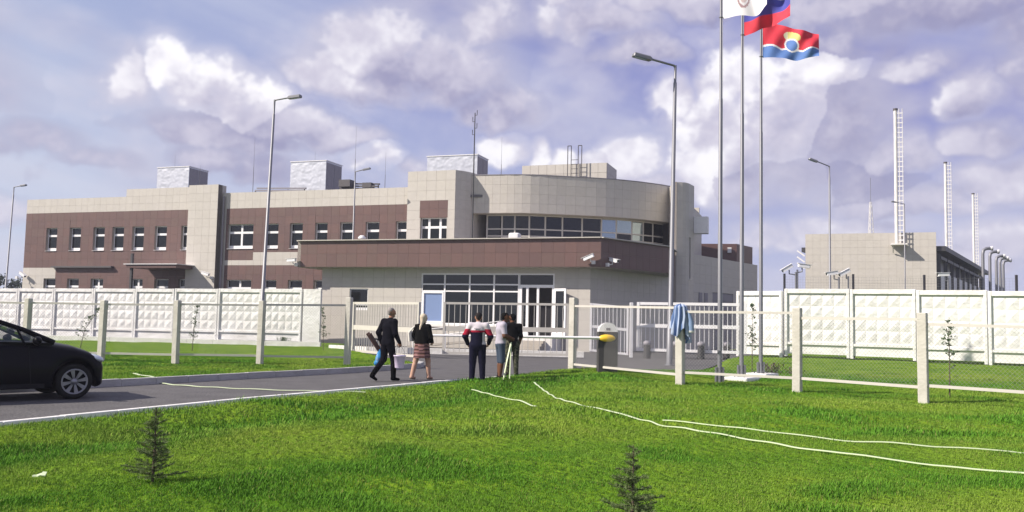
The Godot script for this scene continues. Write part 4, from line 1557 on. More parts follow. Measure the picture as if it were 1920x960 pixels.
# ------------------------------------------------------------------ lamp posts
func lamp_post(x: float, d: float, h: float, arm: Vector3, label: String, big := 1.0, lean := 0.0):
	var o := thing("lamp_post", label, "lamp post", at(x, d, -0.1), 0.0, "street lamp posts")
	o.rotation.z = lean
	var s := st()
	tube(s, [Vector3.ZERO, Vector3(0, 1.6, 0), Vector3(0, 1.62, 0), Vector3(0, h - 0.7, 0), Vector3(0, h - 0.68, 0), Vector3(0, h, 0)], [0.11 * big, 0.105 * big, 0.085 * big, 0.06 * big, 0.045 * big, 0.045 * big], 10)
	obj("pole", s, M.galvanised, o)
	s = st()
	var tip := Vector3(0, h, 0) + arm
	tube(s, [Vector3(0, h - 0.08, 0), Vector3(0, h - 0.02, 0) + arm * 0.06, tip], [0.042 * big], 8)
	obj("arm", s, M.galvanised, o)
	s = st()
	var e := arm.normalized()
	var side := e.cross(Vector3.UP).normalized()
	var up := side.cross(e)
	var bs := Basis(e, up, side)
	cbox(s, tip + e * 0.30 * big, Vector3(0.66 * big, 0.13 * big, 0.26 * big), 0.04, bs)
	cbox(s, tip + e * 0.02, Vector3(0.16 * big, 0.1 * big, 0.14 * big), 0.02, bs)
	var head := obj("lamp_head", s, M.galvanised, o)
	s = st()
	box(s, tip + e * 0.36 * big - up * 0.072 * big, Vector3(0.42 * big, 0.02, 0.2 * big), bs)
	obj("lens", s, M.glass_film, head)
	s = st()
	lathe(s, Vector3(0, 0.08, 0), Vector3.UP, [Vector2(0.2, 0), Vector2(0.2, 0.05), Vector2(0.12, 0.06)], 12, false)
	obj("flange", s, M.galvanised, o)

func make_lamp_posts():
	lamp_post(6.19, 35.36, 11.95, Vector3(-1.05, 0.16, 0.25), "tall grey lamp post with arm to the left, beside the barrier", 1.15, -0.012)
	lamp_post(-11.55, 42.0, 11.85, Vector3(0.72, 0.08, 0.2), "tall grey lamp post on the left lawn behind the fence", 1.0, -0.02)
	lamp_post(-45.2, 81.0, 12.9, Vector3(0.7, 0.1, 0.2), "grey lamp post beyond the far end of the office", 1.0, -0.02)
	lamp_post(-10.05, 57.0, 11.0, Vector3(0.5, 0.1, 0.1), "grey lamp post between the office windows and the canopy", 0.8)
	lamp_post(19.69, 56.0, 11.8, Vector3(-0.8, 0.25, 0.1), "thin lamp post in front of the beige block behind the right wall", 0.9)
	lamp_post(31.95, 73.5, 12.0, Vector3(-0.7, 0.1, 0.1), "thin far lamp post standing before the nearest ladder chimney", 0.7)

# ------------------------------------------------------------------ flags
func flag_mesh(w: float, h: float, cols: int, rows: int, shape: Callable, paint: Callable) -> ArrayMesh:
	var s := SurfaceTool.new()
	s.begin(Mesh.PRIMITIVE_TRIANGLES)
	for j in rows + 1:
		for i in cols + 1:
			var u := float(i) / cols
			var v := float(j) / rows
			var c: Color = paint.call(u, v)
			s.set_color(c)
			s.add_vertex(shape.call(u * w, v * h, u, v))
	for j in rows:
		for i in cols:
			var a := j * (cols + 1) + i
			s.add_index(a + cols + 1); s.add_index(a + cols + 2); s.add_index(a + 1)
			s.add_index(a + cols + 1); s.add_index(a + 1); s.add_index(a)
	s.generate_normals()
	return s.commit()

func ell(u: float, v: float, cu: float, cv: float, ru: float, rv: float) -> float:
	return pow((u - cu) / ru, 2.0) + pow((v - cv) / rv, 2.0)

func make_flags():
	var white := Color(0.80, 0.79, 0.82)
	var blue := Color(0.06, 0.07, 0.34)
	var red := Color(0.62, 0.035, 0.06)
	var wave_blue := Color(0.10, 0.20, 0.50)
	var spots := [[5.5, 23.9, 11.9], [6.48, 25.5, 11.75], [7.68, 27.9, 11.55]]
	var names := ["white flag with a small red and grey emblem on the left flagpole", "white, blue and red striped flag on the middle flagpole", "red flag with blue waves and a round emblem on the right flagpole"]
	for i in 3:
		var q = spots[i]
		var p := thing("flagpole", ["slim grey flagpole nearest the lamp post, flying the white flag", "middle flagpole on a white base slab", "flagpole farthest from the barrier, on a white base slab"][i], "flagpole", at(q[0], q[1], 0.0), 0.0, "three flagpoles on the lawn")
		var s := st()
		tube(s, [Vector3.ZERO, Vector3(0, 4.0, 0), Vector3(0, 4.02, 0), Vector3(0, 7.6, 0), Vector3(0, 7.62, 0), Vector3(0, q[2], 0)], [0.06, 0.057, 0.05, 0.046, 0.038, 0.03], 10)
		obj("pole", s, M.galvanised, p)
		s = st()
		ball(s, Vector3(0, q[2] + 0.05, 0), Vector3(0.06, 0.06, 0.06), 6)
		obj("finial", s, M.galvanised, p)
		s = st()
		tube(s, [Vector3(0.055, 0.9, 0.02), Vector3(0.04, q[2] - 0.1, 0.02)], [0.006], 4, false)
		obj("halyard", s, M.white_metal, p)
		s = st()
		box(s, Vector3(0.09, 0.22, 0), Vector3(0.05, 0.5, 0.1))
		box(s, Vector3(-0.09, 0.22, 0), Vector3(0.05, 0.5, 0.1))
		obj("hinge_plate", s, M.galvanised, p)
	for i in 2:
		var q = spots[i + 1]
		var sl := thing("base_slab", ["white painted concrete slab under the middle flagpole", "white painted concrete slab under the flagpole farthest from the barrier"][i], "slab", at(q[0] + 0.0, q[1], -0.03), 0.9)
		var s := st()
		cbox(s, Vector3(0, 0.07, 0), Vector3(1.0, 0.2, 0.75), 0.03)
		obj("slab", s, M.kerb_white, sl)
		s = st()
		for k in 4:
			tube(s, [Vector3(-0.14 + 0.28 * (k % 2), 0.17, -0.14 + 0.28 * int(k / 2.0)), Vector3(-0.14 + 0.28 * (k % 2), 0.23, -0.14 + 0.28 * int(k / 2.0))], [0.018], 6)
		obj("anchor_bolts", s, M.dark_metal, sl)
	# white flag: bellies out, lower edge waving
	var m0 := flag_mesh(1.5, 1.25, 72, 44, func(x, y, u, v):
		return Vector3(x * (0.86 - 0.08 * u), y + 0.07 * sin(u * 8.0 - 0.6) * (1.0 - 0.4 * v) * u - 0.04 * u + 0.18 * u * u, 0.16 * sin(u * 7.0 + v * 1.4) * u + 0.04 * sin(u * 15.0 + v * 4.0) * u),
		func(u, v):
			var c := white
			var e := ell(u, v, 0.44, 0.46, 0.14, 0.30)
			if e < 1.0 and e > 0.62 and v < 0.72:
				c = Color(0.40, 0.26, 0.28)
			elif e < 0.36 and v < 0.6:
				c = Color(0.62, 0.50, 0.50)
			return c)
	var m1 := flag_mesh(1.75, 1.25, 80, 48, func(x, y, u, v):
		return Vector3(x * 0.74 - 0.10 * sin(u * 3.1) * (1.0 - v), y * (1.0 - 0.16 * u) + 0.42 * pow(u, 1.4) - 0.06 * sin(u * 9.0) * u, 0.22 * sin(u * 8.0 - v * 2.4) * u + 0.06 * sin(u * 17.0 + v * 5.0) * u),
		func(u, v): return white if v > 0.667 else (blue if v > 0.333 else red))
	var m2 := flag_mesh(1.95, 1.2, 110, 66, func(x, y, u, v):
		return Vector3(x * 0.86, y * (1.0 - 0.36 * u) - 0.16 * u + 0.06 * sin(u * 7.5 + 0.4) * u, 0.17 * sin(u * 8.5 + v * 2.6) * u + 0.05 * sin(u * 19.0 - v * 6.0) * sqrt(u)),
		func(u, v):
			var edge := 0.31 + 0.055 * absf(sin(u * PI * 2.6 + 0.4)) * 1.4 - 0.03
			var c := red
			if v < edge - 0.035:
				c = wave_blue
			elif v < edge + 0.02:
				c = Color(0.78, 0.76, 0.80)
			var e := ell(u, v, 0.52, 0.46, 0.13, 0.22)
			var e2 := ell(u, v, 0.53, 0.72, 0.15, 0.16)
			if e < 1.0:
				c = wave_blue if e < 0.62 else Color(0.78, 0.76, 0.80)
			elif e2 < 1.0 and v > 0.6:
				c = Color(0.62, 0.58, 0.22) if u > 0.45 else Color(0.7, 0.66, 0.5)
			return c)
	var bottoms := [9.80, 9.86, 9.97]
	for i in 3:
		var q = spots[i]
		var f := thing("flag", names[i], "flag", at(q[0], q[1], bottoms[i]), [-0.42, -0.4, -0.3][i], "flags flying from the flagpoles")
		inst("cloth", [m0, m1, m2][i], M.flag, f, Transform3D(Basis.IDENTITY, Vector3(0.05, 0, 0)))
		var s := st()
		for y in [0.04, 1.16]:
			lathe(s, Vector3(0, y, 0), Vector3.UP, [Vector2(0.045, -0.015), Vector2(0.06, 0), Vector2(0.045, 0.015)], 10)
		obj("rings", s, M.galvanised, f)

# ------------------------------------------------------------------ surveillance cameras
func cctv(pos: Vector3, turn: float, tilt: float, label: String, pole := 0.0, arm := 0.5):
	var o := thing("surveillance_camera", label, "camera", pos, turn, "white surveillance cameras")
	var b := Basis(Vector3.BACK, tilt)
	var s := st()
	cbox(s, Vector3.ZERO, Vector3(0.62, 0.17, 0.19), 0.03, b)
	obj("housing", s, M.white_frame, o)
	s = st()
	box(s, b * Vector3(-0.03, 0.1, 0), Vector3(0.74, 0.02, 0.24), b)
	obj("sunshield", s, M.white_metal, o)
	s = st()
	box(s, b * Vector3(-0.315, 0, 0), Vector3(0.012, 0.11, 0.13), b)
	obj("lens", s, M.dark_metal, o)
	s = st()
	if pole > 0.0:
		tube(s, [Vector3(0.1, -0.1, 0), Vector3(0.1, -0.3, 0), Vector3(arm, -0.35, 0)], [0.035], 8)
		tube(s, [Vector3(arm, -0.2, 0), Vector3(arm, -pole, 0)], [0.05], 8)
	else:
		tube(s, [Vector3(0.1, -0.08, 0), Vector3(0.12, -0.22, 0), Vector3(0.2, -0.25, -arm)], [0.03], 8)
		box(s, Vector3(0.2, -0.25, -arm), Vector3(0.2, 0.2, 0.12))
	obj("bracket", s, M.white_metal if pole <= 0.0 else M.galvanised, o)

func make_cctv():
	var t := office.rotation.y
	cctv(oloc(-31.8, 4.4, 0.35), t + PI, 0.5, "white camera at the far corner of the office wall", 0.0, 0.32)
	cctv(oloc(-14.85, 4.45, 0.95), t, -0.25, "white camera on the beige pier of the office", 0.0, 0.4)
	cctv(oloc(-5.35, 5.05, 5.2), t, 0.05, "white camera on the canopy corner above the concrete fence end", 0.0, 0.25)
	cctv(oloc(13.3, 5.15, 5.3), t, 0.4, "white camera on the sunlit end of the canopy fascia", 0.0, 0.3)
	cctv(oloc(14.5, 5.05, 4.4), t + 2.6, 0.2, "white camera on the shaded side of the canopy fascia", 0.0, 0.3)
	cctv(at(14.62, 48.0, 4.72), 0.0, 0.55, "left camera of the twin pole behind the first right wall panel", 4.7, 0.45)
	cctv(at(15.5, 48.0, 4.85), PI, 0.1, "right camera of the twin pole behind the first right wall panel", 4.8, 0.35)
	cctv(at(17.0, 48.0, 4.5), 0.0, 0.18, "left camera of the pair before the beige block", 4.5, 0.35)
	cctv(at(17.65, 48.0, 4.55), 0.0, 0.5, "right camera of the pair before the beige block", 4.5, 0.2)
	cctv(at(22.9, 48.0, 4.55), 0.0, 0.05, "single camera beside the corner of the beige block", 4.5, 0.25)
# ------------------------------------------------------------------ car
func make_car():
	var c := thing("parked_car", "black hatchback with multi-spoke rims standing on the road", "car", at(-8.25, 16.78), 0.74)
	# stations: x, half width, sill, shoulder, crown
	var stn := [[0.56, 0.50, 0.32, 0.52, 0.55], [0.54, 0.64, 0.25, 0.59, 0.64], [0.48, 0.75, 0.22, 0.66, 0.72], [0.40, 0.80, 0.20, 0.715, 0.785], [0.25, 0.84, 0.2, 0.79, 0.87], [0.0, 0.865, 0.2, 0.865, 0.955], [-0.35, 0.87, 0.2, 0.91, 1.02], [-0.7, 0.875, 0.2, 0.94, 0.98], [-1.5, 0.88, 0.2, 0.955, 0.96], [-2.5, 0.88, 0.2, 0.99, 1.0], [-3.05, 0.86, 0.24, 1.02, 1.04], [-3.3, 0.80, 0.3, 1.03, 1.05], [-3.38, 0.68, 0.38, 0.98, 1.0]]
	var xs := []
	var x := 0.56
	while x > -3.38:
		xs.append(x)
		x -= 0.035
	xs.append(-3.38)
	var rings := []
	for xx in xs:
		var i := 0
		while i < stn.size() - 2 and stn[i + 1][0] > xx:
			i += 1
		var f: float = clampf((stn[i][0] - xx) / (stn[i][0] - stn[i + 1][0]), 0.0, 1.0)
		var v := []
		for k in range(1, 5):
			v.append(lerpf(stn[i][k], stn[i + 1][k], f))
		var arch: float = v[1]
		for wx in [0.0, -2.55]:
			var dx: float = xx - wx
			if absf(dx) < 0.37:
				arch = maxf(arch, 0.31 + sqrt(0.137 - dx * dx))
		var hw: float = v[0]
		var y3 := maxf(v[1] + 0.32, arch + 0.07)
		var sec := [Vector2(0, v[1] + 0.04), Vector2(hw * 0.90, maxf(arch, v[1]) + 0.0), Vector2(hw * 0.985, arch + 0.03), Vector2(hw, minf(y3, v[2] - 0.08)), Vector2(hw * 0.985, v[2] - 0.05), Vector2(hw * 0.945, v[2]), Vector2(hw * 0.75, lerpf(v[2], v[3], 0.6)), Vector2(hw * 0.4, lerpf(v[2], v[3], 0.92)), Vector2(0, v[3])]
		var ring := []
		for p in sec:
			ring.append(Vector3(xx, p.y, p.x))
		for k in range(sec.size() - 2, 0, -1):
			ring.append(Vector3(xx, sec[k].y, -sec[k].x))
		rings.append(ring)
	var s := st()
	s.set_smooth_group(0)
	var n: int = rings[0].size()
	for i in rings.size() - 1:
		for k in n:
			var k2 := (k + 1) % n
			quad(s, rings[i][k], rings[i][k2], rings[i + 1][k2], rings[i + 1][k])
	s.set_smooth_group(-1)
	for e in [0, rings.size() - 1]:
		for k in range(1, n - 1):
			if e == 0:
				tri(s, rings[e][0], rings[e][k + 1], rings[e][k])
			else:
				tri(s, rings[e][0], rings[e][k], rings[e][k + 1])
	obj("body", s, M.car_paint, c)
	# roof
	s = st()
	s.set_smooth_group(0)
	var rx := [[-1.38, 1.405, 0.60], [-1.55, 1.455, 0.605], [-1.9, 1.50, 0.61], [-2.4, 1.505, 0.61], [-2.85, 1.475, 0.59], [-3.1, 1.43, 0.56]]
	var rr := []
	for q in rx:
		var ring := []
		for z in [-1.0, -0.9, -0.55, 0.0, 0.55, 0.9, 1.0]:
			ring.append(Vector3(q[0], q[1] + 0.035 * (1.0 - z * z) - (0.03 if absf(z) > 0.95 else 0.0), z * q[2] * 1.04))
		rr.append(ring)
	for i in rr.size() - 1:
		for k in 6:
			quad(s, rr[i][k], rr[i + 1][k], rr[i + 1][k + 1], rr[i][k + 1])
			var dn := Vector3(0, -0.04, 0)
			quad(s, rr[i][k + 1] + dn, rr[i + 1][k + 1] + dn, rr[i + 1][k] + dn, rr[i][k] + dn)
	obj("roof", s, M.car_paint, c)
	s = st()
	for z in [-1.0, 1.0]:
		tube(s, [Vector3(-0.36, 0.99, 0.80 * z), Vector3(-0.85, 1.215, 0.715 * z), Vector3(-1.40, 1.41, 0.61 * z), Vector3(-1.9, 1.485, 0.625 * z), Vector3(-2.5, 1.49, 0.62 * z), Vector3(-3.1, 1.41, 0.57 * z)], [0.05, 0.042, 0.04, 0.035, 0.035, 0.05], 8)
		tube(s, [Vector3(-1.62, 0.95, 0.845 * z), Vector3(-1.72, 1.47, 0.62 * z)], [0.05, 0.045], 8)
		tube(s, [Vector3(-0.83, 0.95, 0.83 * z), Vector3(-0.95, 1.24, 0.72 * z)], [0.022, 0.02], 6)
		tube(s, [Vector3(-2.62, 0.98, 0.83 * z), Vector3(-2.75, 1.47, 0.60 * z)], [0.09, 0.06], 8)
		tube(s, [Vector3(-3.28, 1.0, 0.74 * z), Vector3(-3.1, 1.42, 0.57 * z)], [0.06, 0.05], 8)
		bar(s, Vector3(-0.40, 0.965, 0.81 * z), Vector3(-3.2, 1.03, 0.79 * z), 0.06, 0.05)
	obj("pillars", s, M.car_paint, c)
	s = st()
	quad(s, Vector3(-0.40, 1.0, -0.77), Vector3(-1.40, 1.41, -0.6), Vector3(-1.40, 1.41, 0.6), Vector3(-0.40, 1.0, 0.77))
	obj("windscreen", s, M.glass_clear, c)
	s = st()
	quad(s, Vector3(-3.28, 1.02, 0.72), Vector3(-3.1, 1.42, 0.55), Vector3(-3.1, 1.42, -0.55), Vector3(-3.28, 1.02, -0.72))
	obj("rear_window", s, M.glass_clear, c)
	for z in [1.0, -1.0]:
		for q in [[[-0.50, 0.975, 0.80], [-0.83, 0.97, 0.825], [-0.95, 1.22, 0.725], [-0.85, 1.19, 0.73]], [[-0.86, 0.97, 0.83], [-1.60, 0.97, 0.835], [-1.70, 1.45, 0.635], [-1.42, 1.39, 0.64], [-0.97, 1.22, 0.725]], [[-1.66, 0.97, 0.835], [-2.62, 1.0, 0.825], [-2.72, 1.46, 0.62], [-1.76, 1.47, 0.635]]]:
			s = st()
			for k in range(1, q.size() - 1):
				tri(s, Vector3(q[0][0], q[0][1], q[0][2] * z), Vector3(q[k][0], q[k][1], q[k][2] * z), Vector3(q[k + 1][0], q[k + 1][1], q[k + 1][2] * z))
			obj("side_window", s, M.glass_clear, c)
		# mirror
		s = st()
		ball(s, Vector3(-0.68, 1.03, 0.97 * z), Vector3(0.075, 0.075, 0.11), 8)
		tube(s, [Vector3(-0.64, 0.97, 0.83 * z), Vector3(-0.67, 1.0, 0.92 * z)], [0.03], 6)
		obj("mirror", s, M.car_paint, c)
		# headlight
		s = st()
		ball(s, Vector3(0.38, 0.72, 0.70 * z), Vector3(0.15, 0.058, 0.10), 8, Basis(Vector3.UP, -0.5 * z) * Basis(Vector3.BACK, -0.35))
		obj("headlight", s, M.headlight, c)
		# door seam, handle, sill trim
		s = st()
		for q in [[-0.72, 0.30, -0.78, 0.93], [-1.63, 0.27, -1.62, 0.94], [-2.5, 0.7, -2.6, 0.97]]:
			bar(s, Vector3(q[0], q[1], 0.881 * z), Vector3(q[2], q[3], 0.862 * z), 0.012, 0.012)
		bar(s, Vector3(-0.5, 0.255, 0.872 * z), Vector3(-2.1, 0.255, 0.875 * z), 0.03, 0.07)
		obj("side_trim", s, M.plastic_black, c)
		for hx in [-1.5, -2.4]:
			s = st()
			cbox(s, Vector3(hx, 0.82, 0.882 * z), Vector3(0.2, 0.035, 0.04), 0.01)
			obj("door_handle", s, M.car_paint, c)
	s = st()
	box(s, Vector3(0.555, 0.40, 0), Vector3(0.03, 0.12, 0.9))
	box(s, Vector3(0.565, 0.53, 0), Vector3(0.02, 0.05, 0.6))
	obj("grille", s, M.plastic_black, c)
	s = st()
	for z in [-0.36, 0.36]:
		cbox(s, Vector3(-1.75, 0.72, z), Vector3(0.42, 0.3, 0.44), 0.05)
		cbox(s, Vector3(-1.98, 1.0, z), Vector3(0.16, 0.55, 0.42), 0.05, Basis(Vector3.BACK, 0.25))
		cbox(s, Vector3(-2.04, 1.32, z), Vector3(0.09, 0.16, 0.24), 0.03)
	box(s, Vector3(-0.9, 0.93, 0), Vector3(0.5, 0.12, 1.35))
	obj("seats", s, M.plastic_black, c)
	s = st()
	lathe(s, Vector3(-1.12, 1.0, -0.36), Vector3(-0.9, 0.4, 0), [Vector2(0.17, -0.015), Vector2(0.19, 0.0), Vector2(0.17, 0.015)], 20)
	obj("steering_wheel", s, M.plastic_black, c)
	for wx in [0.0, -2.55]:
		for z in [-1.0, 1.0]:
			s = st()
			lathe(s, Vector3(wx, 0.31, 0.74 * z), Vector3(0, 0, z), [Vector2(0.20, -0.10), Vector2(0.29, -0.10), Vector2(0.31, -0.07), Vector2(0.312, 0.06), Vector2(0.29, 0.098), Vector2(0.235, 0.105), Vector2(0.215, 0.085)], 36)
			var w := obj("wheel", s, M.rubber, c)
			s = st()
			lathe(s, Vector3(wx, 0.31, 0.74 * z), Vector3(0, 0, z), [Vector2(0.222, 0.098), Vector2(0.205, 0.098), Vector2(0.2, 0.04), Vector2(0.0, 0.03)], 28)
			obj("rim_dish", s, M.plastic_black, w)
			s = st()
			lathe(s, Vector3(wx, 0.31, 0.74 * z), Vector3(0, 0, z), [Vector2(0.225, 0.1), Vector2(0.205, 0.108), Vector2(0.196, 0.09)], 28)
			for k in 8:
				var a := TAU * k / 8.0 + 0.2
				var e := Vector3(cos(a), sin(a), 0)
				for o in [-0.10, 0.10]:
					var e2 := Vector3(cos(a + o), sin(a + o), 0)
					bar(s, Vector3(wx, 0.31, 0.74 * z) + e * 0.05 + Vector3(0, 0, 0.085 * z), Vector3(wx, 0.31, 0.74 * z) + e2 * 0.205 + Vector3(0, 0, 0.092 * z), 0.02, 0.03, Vector3(0, 0, 1).cross(e))
			lathe(s, Vector3(wx, 0.31, 0.74 * z), Vector3(0, 0, z), [Vector2(0.06, 0.07), Vector2(0.055, 0.1), Vector2(0.0, 0.105)], 16)
			obj("rim", s, M.rim, w)

# ------------------------------------------------------------------ people
func sdf_add(s: SurfaceTool, bones: Array, cell: float, k: float, paint: Callable):
	var lo := Vector3(1e9, 1e9, 1e9)
	var hi := -lo
	for b in bones:
		var r: float = maxf(b[2], b[3]) + cell * 3.0
		for p in [b[0], b[1]]:
			lo = lo.min(p - Vector3.ONE * r)
			hi = hi.max(p + Vector3.ONE * r)
	var nx := int(ceil((hi.x - lo.x) / cell)) + 2
	var ny := int(ceil((hi.y - lo.y) / cell)) + 2
	var nz := int(ceil((hi.z - lo.z) / cell)) + 2
	var f := PackedFloat32Array()
	f.resize(nx * ny * nz)
	f.fill(9.0)
	var tg := PackedByteArray()
	tg.resize(nx * ny * nz)
	var sy := nx
	var sz := nx * ny
	for b in bones:
		var A: Vector3 = b[0]
		var B: Vector3 = b[1]
		var fl: float = b[5] if b.size() > 5 else 1.0
		var r: float = maxf(b[2], b[3]) + k + cell * 1.6
		var mn := A.min(B) - Vector3.ONE * r - lo
		var mx := A.max(B) + Vector3.ONE * r - lo
		var ab := B - A
		var l2 := maxf(ab.length_squared(), 1e-8)
		for z in range(maxi(0, int(mn.z / cell)), mini(nz - 1, int(mx.z / cell) + 1) + 1):
			for y in range(maxi(0, int(mn.y / cell)), mini(ny - 1, int(mx.y / cell) + 1) + 1):
				for x in range(maxi(0, int(mn.x / cell)), mini(nx - 1, int(mx.x / cell) + 1) + 1):
					var p := lo + Vector3(x, y, z) * cell
					var t := clampf((p - A).dot(ab) / l2, 0.0, 1.0)
					var q := p - A - ab * t
					q.z *= fl
					var d: float = q.length() - lerpf(b[2], b[3], t)
					var i := z * sz + y * sy + x
					var o := f[i]
					if d < o:
						tg[i] = b[4]
					var h := clampf(0.5 + 0.5 * (o - d) / k, 0.0, 1.0)
					f[i] = lerpf(o, d, h) - k * h * (1.0 - h)
	var vid := PackedInt32Array()
	vid.resize(nx * ny * nz)
	vid.fill(-1)
	var vp := PackedVector3Array()
	var vt := PackedByteArray()
	var off := [0, 1, sy, sy + 1, sz, sz + 1, sz + sy, sz + sy + 1]
	var ed := [[0, 1], [2, 3], [4, 5], [6, 7], [0, 2], [1, 3], [4, 6], [5, 7], [0, 4], [1, 5], [2, 6], [3, 7]]
	for z in nz - 1:
		for y in ny - 1:
			var i := z * sz + y * sy
			for x in nx - 1:
				var f0 := f[i]
				if f0 > 8.0 or f0 < -cell * 2.0 or f0 > cell * 2.0:
					i += 1
					continue
				var m := 0
				for c in 8:
					if f[i + off[c]] < 0.0:
						m |= 1 << c
				if m != 0 and m != 255:
					var acc := Vector3.ZERO
					var cnt := 0
					for e in ed:
						var a: float = f[i + off[e[0]]]
						var b2: float = f[i + off[e[1]]]
						if (a < 0.0) != (b2 < 0.0):
							var t := a / (a - b2)
							var ca: int = e[0]
							var cb: int = e[1]
							var pa := Vector3(ca & 1, (ca >> 1) & 1, ca >> 2)
							var pb := Vector3(cb & 1, (cb >> 1) & 1, cb >> 2)
							acc += pa.lerp(pb, t)
							cnt += 1
					vid[i] = vp.size()
					vp.append(lo + (Vector3(x, y, z) + acc / cnt) * cell)
					vt.append(tg[i])
				i += 1
	s.set_smooth_group(0)
	var ax := [[1, sy, sz], [sy, sz, 1], [sz, 1, sy]]
	for z in range(1, nz - 1):
		for y in range(1, ny - 1):
			for x in range(1, nx - 1):
				var i := z * sz + y * sy + x
				if vid[i] < 0:
					continue
				for a in 3:
					var a0 := f[i]
					var a1: float = f[i + ax[a][0]]
					if (a0 < 0.0) == (a1 < 0.0):
						continue
					var u: int = ax[a][1]
					var v: int = ax[a][2]
					var q := [vid[i], vid[i - u], vid[i - u - v], vid[i - v]]
					if q[0] < 0 or q[1] < 0 or q[2] < 0 or q[3] < 0:
						continue
					var order := [0, 1, 2, 0, 2, 3] if a0 < 0.0 else [0, 2, 1, 0, 3, 2]
					order.reverse()
					for o in order:
						var p := vp[q[o]]
						s.set_color(paint.call(p, vt[q[o]]))
						s.add_vertex(p)
	s.set_smooth_group(-1)

func hand_bones(w: Vector3, dir: Vector3, nrm: Vector3, curl: float, side: float) -> Array:
	dir = dir.normalized()
	nrm = (nrm - dir * nrm.dot(dir)).normalized()
	var sv := dir.cross(nrm) * side
	var b := [[w - dir * 0.03, w + dir * 0.02, 0.029, 0.032, 3], [w + dir * 0.02 - sv * 0.02, w + dir * 0.085 - sv * 0.024, 0.026, 0.018, 3], [w + dir * 0.02 + sv * 0.018, w + dir * 0.085 + sv * 0.024, 0.026, 0.018, 3]]
	for k in 4:
		var o: float = [-0.031, -0.010, 0.011, 0.031][k]
		var L: float = [0.062, 0.078, 0.084, 0.074][k]
		var k0 := w + dir * (0.085 if k else 0.075) + sv * o
		var d1 := (dir * cos(curl) + nrm * sin(curl)).normalized()
		var d2 := (dir * cos(curl * 2.2) + nrm * sin(curl * 2.2)).normalized()
		var k1 := k0 + d1 * L * 0.55
		b.append([k0, k1, 0.0098, 0.0088, 3])
		b.append([k1, k1 + d2 * L * 0.5, 0.0088, 0.0075, 3])
	var t0 := w + dir * 0.025 + sv * 0.03
	var t1 := t0 + (dir * 0.5 + sv * 0.6 + nrm * 0.4).normalized() * 0.05
	b.append([t0, t1, 0.013, 0.0105, 3])
	b.append([t1, t1 + (dir * 0.8 + nrm * 0.5).normalized() * 0.035, 0.0105, 0.008, 3])
	return b

